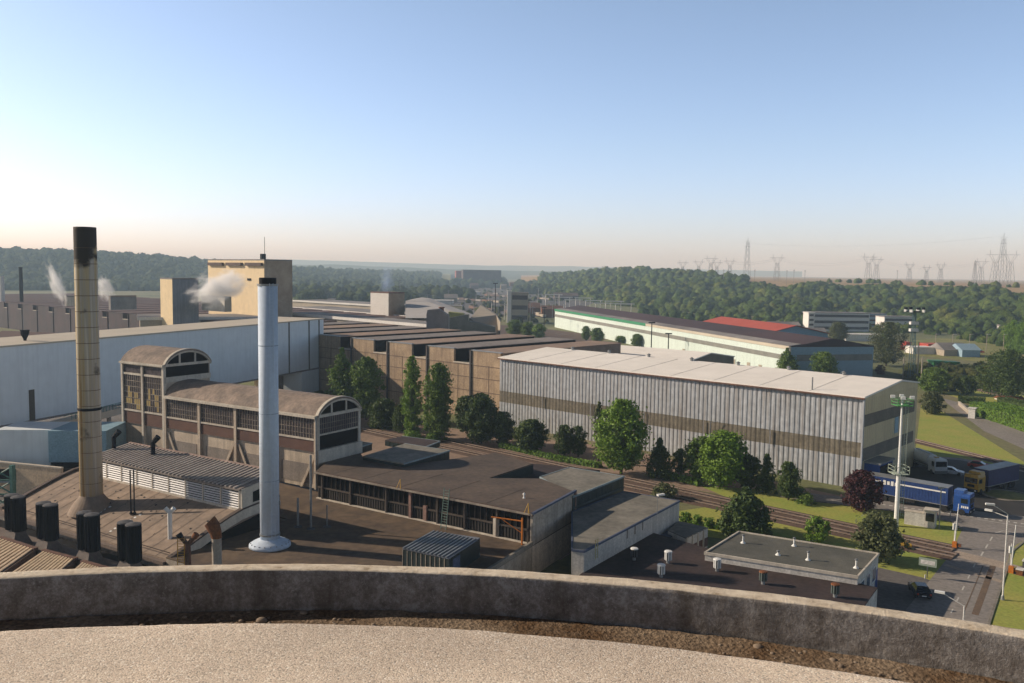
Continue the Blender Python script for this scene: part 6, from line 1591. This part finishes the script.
def street_lamp(px, yb, yt, armdir, arm, label, double=True):
    c = at(px, yb, 0); h = ztop(c, yt); t = thing('street_lamp', label, 'street lamp', (c[0],c[1],0), 'street lamps along the entrance road')
    MB().tube((c[0],c[1],0),(c[0],c[1],h-.9),.10,.06,n=8).build('pole', m_farwhite, t)
    MB().lathe(c, [(.22,0),(.16,.5),(.1,.6)], 10).build('base', m_steel, t)
    d = D(armdir); e1 = (c[0]+d[0]*arm, c[1]+d[1]*arm, h)
    MB().tube((c[0],c[1],h-.95),(e1[0],e1[1],e1[2]),.05,n=6).build('arm', m_farwhite, t)
    MB().box(Fr(e1[:2], armdir), -.2, .75, -.18, .18, h-.05, h+.15).build('lamp_head', m_white, t)
    if double:
        d2 = D(armdir+25); e2 = (c[0]+d2[0]*arm*1.1, c[1]+d2[1]*arm*1.1, h-.9); MB().tube((c[0],c[1],h-1.3),(e2[0],e2[1],e2[2]),.05,n=6).build('arm', m_farwhite, t); MB().box(Fr(e2[:2], armdir+25), -.2, .6, -.18, .18, h-.95, h-.75).build('lamp_head', m_white, t)
street_lamp(1002.5,600,506,-75,1.6,'tall white street lamp right of the entrance road')
street_lamp(962,645,597,-60,2.0,'street lamp rising from behind the parapet', False)
c = at(939,529,0); t = thing('thin_post','slim post on the lawn beside the trucks','post',(c[0],c[1],0)); MB().tube((c[0],c[1],0),(c[0],c[1],ztop(c,487)),.08,n=6).build('shaft',m_steel,t); MB().box(Fr(c,90),-.4,.4,-.1,.1,ztop(c,488.5),ztop(c,487)).build('head',m_steel,t)
c = at(787,430+70,0); t = thing('wall_lamp','thin lamp post against the shed wall above the twin round trees','lamp',(*fs.p(LS*.60,1.2,0)[:2],0)); q = fs.p(s_on(713,5,fs,sL),1.2,0); MB().tube((q[0],q[1],0),(q[0],q[1],8.3),.09,n=6).build('pole',m_steel,t); MB().tube((q[0],q[1],8.2),(q[0]+1.4,q[1]-.6,8.5),.07,n=6).build('arm',m_steel,t)
t.location = (q[0], q[1], 0)
for ch in t.children: ch.data.transform(Matrix.Translation((ORG[t.name][0]-q[0], ORG[t.name][1]-q[1], 0)))
c = at(558,458,0); t = thing('dead_tree','bare leafless sapling before the shed','tree',(c[0],c[1],0)); m = MB(); h = ztop(c,418); m.tube((c[0],c[1],0),(c[0]+.3,c[1],h),.1,.03,n=6)
for k in range(9): z = h*(.3+.07*k); a = k*2.2; m.tube((c[0]+.2*k/9,c[1],z),(c[0]+math.cos(a)*(1.2-k*.08),c[1]+math.sin(a)*.8,z+1.),.035,.015,n=4)
m.build('trunk', m_trunk, t)

# ================================================================== crossing, sign, hut, bits
P = [at(904,524,0), at(929,528,0)]; f = Fr(P[0], azim(*P)); L_ = dist(*P); t = thing('guard_hut','small white walled hut with glazed end beside the road','hut',(P[0][0],P[0][1],0))
MB().box(f, 0, L_*.78, -1.0, 0, 0, 2.0).build('wall', m_whitewall, t); MB().box(f, L_*.78, L_*1.22, -1.8, 0, 0, 2.5).build('booth', m_greywall, t); MB().box(f, L_*.74, L_*1.3, -2.0, .2, 2.5, 2.65).build('roof', m_concrete_l, t)
MB().box(f, L_*.84, L_*1.18, 0, .05, 1.0, 2.2).build('window', m_carglass, t); MB().box(f, -.05, L_*.76, -1.05, .05, 2.0, 2.1).build('coping', m_concrete_l, t)
def barrier(px, py, label, az=130, back=1):
    c = at(px, py, 0); t = thing('crossing_barrier', label, 'level crossing barrier', (c[0],c[1],0), 'level crossing barriers')
    MB().box(Fr(c,az),-.28,.28,-.25,.25,0,.9).build('motor_box', m_orange, t)
    MB().tube((c[0],c[1],1.0),(c[0]+.25*back,c[1],6.2),.09,.05,n=6).build('boom', m_white, t)
    MB().box(Fr(mv(c,az,.2),az),-.1,.6,-.15,.15,.3,.7).build('counterweight', m_rust, t)
    q = mv(c, 20, .6); MB().tube((q[0],q[1],0),(q[0],q[1],3.6),.06,n=6).build('signal_post', m_farwhite, t); MB().box(Fr(q,90),-.28,.28,-.1,.1,2.4,3.3).build('signal_lamp', m_white, t)
barrier(954.5,548,'left crossing barrier raised beside the road with orange box'); barrier(1011,573,'right crossing barrier beside the rails and relay boxes')
for i,(x,y,w_,h_) in enumerate(((1016,575,1.0,.7),(1022,572,1.0,1.4))):
    c = at(x,y,0); t = thing('relay_box',['low dark relay box right of the crossing','taller relay box at the right edge'][i],'relay box',(c[0],c[1],0)); MB().box(Fr(c,40),0,w_,0,.7,0,h_).build('body', m_ventcap if i else m_rust, t); MB().box(Fr(c,40),-.08,w_+.08,-.08,.78,h_,h_+.1).build('lid', m_farwhite, t)
c = at(901,548,0); t = thing('yellow_machine','small yellow buffer on the track by the olive tree','buffer',(c[0],c[1],0)); f = Fr(c, 128); MB().box(f,0,.5,-1,.6,.5,.9).build('beam', m_yellow, t); MB().box(f,.55,1.3,-.3,.0,.3,.8).build('foot', m_yellow, t)
c = at(927,578,0); t = thing('road_sign','pale green framed sign board on two posts','sign',(c[0],c[1],0)); f = Fr(c,122)
for s in (0,.0): MB().tube(f.p(0,0,0), f.p(0,0,2.5), .06, n=6).build('post', m_steel, t)
MB().box(f,-1.0,1.0,.03,.12,1.5,2.5).build('board', M('sage_board',(.42,.50,.40)), t); MB().box(f,-.8,.8,.12,.14,1.75,2.25).build('notice', m_farwhite, t)
for i,(x,y,h_,mt,l) in enumerate(((934,517,.9,m_red,'small red and white marker at the road edge by the hut'),(950,520,1.4,m_steel,'thin grey signpost at the road edge'),(925,498+82,.7,m_farwhite,'white stone block at the car park kerb'))):
    c = at(x,y,0); t = thing('roadside_marker', l, 'marker', (c[0],c[1],0)); MB().box(Fr(c,90),-.5 if i==0 else -.06,.5 if i==0 else .06,-.05,.05,.2,h_).build('plate', mt, t); MB().tube((c[0],c[1],0),(c[0],c[1],h_),.05,n=5).build('post', m_steel, t)
c = at(664,476+0,0)
# gate pier + white box at branch road
c = at(972,418,0); t = thing('gate_pier','white gate pier at the start of the bright hedge','gate pier',(c[0],c[1],0)); MB().box(Fr(c,40),-.8,.8,-.8,.8,0,2.6).build('pier',m_farwhite,t); MB().box(Fr(c,40),-1,1,-1,1,2.6,2.8).build('cap',m_farwhite,t)
a,b = at(958,405,0), at(970,416,0); f = Fr(a,azim(a,b)); t = thing('low_wall','low beige wall along the branch road','wall',(a[0],a[1],0)); MB().box(f,0,dist(a,b),-.4,0,0,1.0).build('body',m_farwall,t); MB().box(f,0,dist(a,b),-.5,.1,1.0,1.1).build('coping',m_concrete_l,t)

# ================================================================== vehicles
def wheel(mb, f, s, d, r=.5, w_=.35):
    a, b = f.p(s, d-w_/2, r), f.p(s, d+w_/2, r); mb.tube(a, b, r, n=16)
def artic(front, rear, Ltot, trail, cabm, label, stripe_=None, curtain='ribs', name='articulated_lorry'):
    """front / rear: ground points; cab at the front"""
    az = azim(rear, front); f = Fr(mv(front, az, -Ltot), az); t = thing(name, label, 'lorry', (f.o[0], f.o[1], 0))
    tl = Ltot-3.1
    MB().box(f, 0, tl-.2, -1.25, 1.25, 1.15, 3.95).build('trailer', trail, t); tr_ = [o for o in t.children][-1]
    e = MB(); e.box(f, -.03, tl-.17, -1.27, 1.27, 3.93, 4.02); e.box(f, -.03, tl-.17, -1.27, 1.27, 1.05, 1.17); e.build('trailer_frame', m_steel, tr_)
    rb = MB()
    for i in range(26): s = .3+i*(tl-.6)/26; rb.box(f, s, s+.04, 1.25, 1.28, 1.2, 3.9)
    rb.build('seam', trail, tr_)
    if stripe_:
        sm = MB(); sm.box(f, tl*.40, tl-.5, 1.28, 1.30, 3.1, 3.32); sm.box(f, .4, tl*.18, 1.28, 1.30, 3.1, 3.32)
        for k in range(4):
            s = tl*.21+k*.62
            sm.prism([f.p(s,1.28,0)[:2], f.p(s+.42,1.28,0)[:2], f.p(s+.42,1.31,0)[:2], f.p(s,1.31,0)[:2]], 2.75+.06*(k%2), 3.5-.1*(k%2))
        sm.build('white_lettering', m_white, tr_)
    ch = MB(); ch.box(f, .5, tl+1.5, -.5, .5, .75, 1.05); ch.box(f, tl*.35, tl*.6, -1.2, 1.2, .5, 1.0); ch.build('chassis', m_black, t)
    for s in (1.6, 2.9, 4.2, tl-.7, Ltot-1.2):
        for d in (-1.05, 1.05): w_ = MB(); wheel(w_, f, s, d); w_.build('wheel', m_black, t)
    c = MB(); c.extr(Fr(f.o, az), [(-1.2,.55),(-1.2,3.0),(-1.0,3.45),(1.0,3.45),(1.2,3.0),(1.2,.55)], tl+.65, Ltot-.12); c.build('cab', cabm, t); cb = [o for o in t.children][-1]
    d_ = MB(); d_.extr(Fr(f.o, az), [(-1.1,3.4),(-.9,3.85),(.9,3.85),(1.1,3.4)], tl+.6, tl+2.0); d_.build('wind_deflector', cabm, cb)
    g = MB(); g.box(f, Ltot-.13, Ltot-.06, -1.05, 1.05, 1.95, 2.85); g.build('windscreen', m_carglass, cb)
    g = MB(); g.box(f, Ltot-1.4, Ltot-.4, 1.19, 1.23, 1.95, 2.7); g.box(f, Ltot-1.4, Ltot-.4, -1.23, -1.19, 1.95, 2.7); g.build('side_window', m_carglass, cb)
    g = MB(); g.box(f, Ltot-.14, Ltot+.02, -1.2, 1.2, .4, .95); g.build('bumper', m_vent, cb)
    for d in (-1., .75):
        h_ = MB(); h_.box(f, Ltot-.02, Ltot+.04, d, d+.28, .6, .85); h_.build('headlight', m_white, cb)
    g = MB(); g.box(f, Ltot-.15, Ltot-.05, -.6, .6, 1.25, 1.7); g.build('grille', m_vent, cb)
    h_ = MB()
    for k in range(4): h_.box(f, Ltot-1.3+k*.28, Ltot-1.1+k*.28, 1.2, 1.22, 1.2, 1.55)
    if stripe_: h_.build('door_lettering', m_white, cb)
    return t
fr1, re1 = at(972,515.5,0), at(884,499,0)
artic(fr1, re1, 16.0, m_truckblue, m_cabblue, 'blue articulated lorry with white lettering leaving the shed dock', True)
fr2, re2 = at(970,494,0), at(1013,484,0)
artic(fr2, re2, 13.5, m_navy, m_yellow, 'navy blue tilt lorry with yellow cab parked across the yard')
def rigid(front, rear, L_, label):
    az = azim(rear, front); f = Fr(mv(front, az, -L_), az); t = thing('tanker_lorry', label, 'lorry', (f.o[0], f.o[1], 0))
    m = MB(); m.tube(f.p(.2,0,2.3), f.p(L_-3.1,0,2.3), 1.15, n=20); m.build('tank', m_white, t, smooth=False)
    MB().box(f, .3, L_-3.2, -1.15, 1.15, .85, 1.2).build('chassis', m_steel, t)
    MB().box(f, .6, L_-3.5, -.35, .35, 3.43, 3.5).build('catwalk', m_steel, t)
    for s in (1.2, 2.5, L_-1.3):
        for d in (-1.05, 1.05): w_ = MB(); wheel(w_, f, s, d); w_.build('wheel', m_black, t)
    MB().extr(f, [(-1.2,.55),(-1.2,2.8),(-1.0,3.1),(1.0,3.1),(1.2,2.8),(1.2,.55)], L_-2.5, L_-.1).build('cab', m_white, t); cb = [o for o in t.children][-1]
    MB().box(f, L_-.11, L_-.05, -1.05, 1.05, 1.7, 2.7).build('windscreen', m_carglass, cb); MB().box(f, L_-1.3, L_-.4, 1.19, 1.22, 1.7, 2.6).build('side_window', m_carglass, cb)
    MB().box(f, L_-.12, L_+.03, -1.2, 1.2, .4, .95).build('bumper', m_steel, cb); MB().box(f, L_-2.2, L_-1.6, -.4, .4, 3.1, 3.25).build('beacon', m_yellow, cb)
rigid(at(941,476,0), at(918,466,0), 9.5, 'white tanker lorry beside the shed gable')
def car(front, az, paint, label, name='car', L_=4.2, grp=None):
    f = Fr(mv(front, az, -L_), az); t = thing(name, label, 'car', (f.o[0], f.o[1], 0), grp)
    body = MB(); side = [(0,.35),(0,.85),(.25,.95),(1.0,.98),(2.9,.95),(4.0,.78),(4.2,.6),(4.2,.35)]
    k = len(side); W_ = .85
    for d in (-W_, W_): body.v += [f.p(s*L_/4.2, d, z) for s, z in side]
    body.f += [tuple(range(k)), tuple(range(k, 2*k))] + [(i,(i+1)%k,k+(i+1)%k,k+i) for i in range(k)]; body.build('body', paint, t)
    cab = MB(); lo_ = [(.35,-.8),(3.0,-.8),(3.0,.8),(.35,.8)]; hi_ = [(.85,-.62),(2.2,-.62),(2.2,.62),(.85,.62)]
    cab.v += [f.p(s,d,.94) for s,d in lo_] + [f.p(s,d,1.40) for s,d in hi_]; cab.f += [(0,1,5,4),(1,2,6,5),(2,3,7,6),(3,0,4,7)]; cab.build('windows', m_carglass, t)
    rf = MB(); rf.v += [f.p(s,d,1.40) for s,d in hi_] + [f.p(s,d*.92,1.45) for s,d in hi_]; rf.f += [(0,1,5,4),(1,2,6,5),(2,3,7,6),(3,0,4,7),(4,5,6,7)]; rf.build('roof', paint, t)
    for s in (.8, 3.4):
        for d in (-.78,.78): w_ = MB(); wheel(w_, f, s, d, .31, .2); w_.build('wheel', m_black, t)
    for d in (-.75,.5): MB().box(f, L_-.03, L_+.02, d, d+.25, .6, .75).build('headlight', m_white, t)
    for d in (-.78,.58): MB().box(f, -.03, .01, d, d+.2, .65, .85).build('tail_light', m_red, t)
    MB().box(f, -.02, 0, -.25, .25, .5, .62).build('number_plate', m_white, t)
    return t
cfr = at(915,588,0); car(cfr, 12, m_cardark, 'dark blue hatchback parked on the shaded tarmac')
car(at(964,476,0), 122, m_carwhite, 'white pickup like car parked between the lorries')
car(at(992,470,0), 128, m_red, 'red car mostly hidden behind the navy lorry')
for i in range(12):
    p = at(922+i*5.2, 350.2+i*.25, 0); col = [m_carwhite, m_cardark, m_steel, m_red][i%4 if i%5 else 0]
    t = thing('far_parked_car', ['white','dark','silver','red'][0 if col is m_carwhite else 1 if col is m_cardark else 2 if col is m_steel else 3]+' car, number %s from the left in the row at the meadow edge' % ['one','two','three','four','five','six','seven','eight','nine','ten','eleven','twelve'][i], 'car', (p[0],p[1],0), 'cars parked in a row at the meadow edge')
    f = Fr(p, 100); MB().extr(f, [(-.9,.3),(-.9,1.0),(.9,1.0),(.9,.3)], -2.1, 2.1).build('body', col, t); MB().extr(f, [(-.8,1.0),(-.6,1.5),(.6,1.5),(.8,1.0)], -1.4, 1.2).build('cabin', m_carglass, t)
for i in range(6):
    px = 935+i*17; c = at(px, 352, 0); t = thing('street_lamp', ['first','second','third','fourth','fifth','sixth'][i]+' thin lamp post from the left behind the row of cars', 'street lamp', (c[0],c[1],0), 'far lamp posts'); MB().tube((c[0],c[1],0),(c[0],c[1],9),.15,n=5).build('pole', m_farwall, t); MB().box(Fr(c,90),0,1.8,-.15,.15,8.9,9.1).build('lamp_head', m_farwhite, t)

# ================================================================== yard poles in the middle distance
for i,(x,y,yt,l) in enumerate(((495,330,283,'tall lattice like mast in the railway yard'),(544,330,307,'slim dark pole left of the long hall'),(651,356,322,'dark pole with lamp before the long hall'),(668,357,333,'thin pole right of the lamp pole'),(400,306,280,'pole by the white fronted block'),(481,315,296,'short pole near the yard mast'),(519,320,302,'short pole by the processing block'),(530,322,300,'pole right of the processing block'))):
    c = at(x,y,0); h = ztop(c,yt); t = thing('yard_pole', l, 'pole', (c[0],c[1],0), 'poles in the railway yard'); MB().tube((c[0],c[1],0),(c[0],c[1],h),.45 if i==0 else .28,.2,n=6).build('shaft', m_vent if i<4 else m_lattice, t); MB().box(Fr(c,95),-1.5,1.5,-.4,.4,h-.5,h).build('head', m_vent, t)

# ================================================================== steam
def steam(name, c, r, ax, dens, label, col=(1,1,1,1), seed=0):
    """small cloud volume: box domain with a noise-broken soft ellipsoid leaning along ax"""
    m = bpy.data.materials.new(name+'_vapour'); m.use_nodes = True; N, L = m.node_tree.nodes, m.node_tree.links; N.remove(N['Principled BSDF'])
    pv_ = N.new('ShaderNodeVolumePrincipled'); pv_.inputs['Color'].default_value = col; pv_.inputs['Anisotropy'].default_value = .2
    L.new(pv_.outputs[0], N['Material Output'].inputs['Volume'])
    tc = N.new('ShaderNodeTexCoord'); n = N.new('ShaderNodeTexNoise'); n.inputs['Scale'].default_value = 2.6; n.inputs['Detail'].default_value = 7; n.inputs['Roughness'].default_value = .6; n.noise_dimensions = '4D'; n.inputs['W'].default_value = seed
    L.new(tc.outputs['Object'], n.inputs['Vector'])
    ln = N.new('ShaderNodeVectorMath'); ln.operation = 'LENGTH'; L.new(tc.outputs['Object'], ln.inputs[0])
    s1 = N.new('ShaderNodeMath'); s1.operation = 'SUBTRACT'; s1.inputs[0].default_value = .62; L.new(ln.outputs['Value'], s1.inputs[1])
    s2 = N.new('ShaderNodeMath'); s2.operation = 'MULTIPLY_ADD'; s2.inputs[1].default_value = 2.0; s2.inputs[2].default_value = -.85; L.new(n.outputs['Fac'], s2.inputs[0])
    s3 = N.new('ShaderNodeMath'); s3.operation = 'ADD'; L.new(s1.outputs[0], s3.inputs[0]); L.new(s2.outputs[0], s3.inputs[1])
    s4 = N.new('ShaderNodeMath'); s4.operation = 'MULTIPLY'; s4.use_clamp = False; s4.inputs[1].default_value = dens; L.new(s3.outputs[0], s4.inputs[0])
    s5 = N.new('ShaderNodeMath'); s5.operation = 'MAXIMUM'; s5.inputs[1].default_value = 0; L.new(s4.outputs[0], s5.inputs[0]); L.new(s5.outputs[0], pv_.inputs['Density'])
    me = bpy.data.meshes.new(name); bm = bmesh.new(); bmesh.ops.create_cube(bm, size=2.); bm.to_mesh(me); bm.free(); me.materials.append(m)
    o = bpy.data.objects.new(name, me); C.objects.link(o); o.location = c; o.scale = r; o.rotation_euler = ax
    return tag(o, label, 'steam', kind='stuff')
def sp(px, py, d):
    x, y = atd(px, d); return (x, y, ztop((x,y), py))
steam('steam', sp(218,288,330), (15,7,8), (0,rad(-14),0), .9, 'white steam cloud drifting before the beige block', seed=1)
steam('steam', sp(57,284,380), (4,3,12), (0,rad(-22),0), 1.3, 'thin leaning steam plume left of the tall chimney', seed=4)
steam('steam', sp(104,288,380), (5.,3,8), (0,rad(-30),0), 1.1, 'steam puff just right of the tall chimney', seed=7)
steam('smoke', sp(386,281,450), (5,5,13), (0,rad(5),0), .12, 'faint blue smoke rising above the white fronted block', (.55,.7,1,1), seed=9)
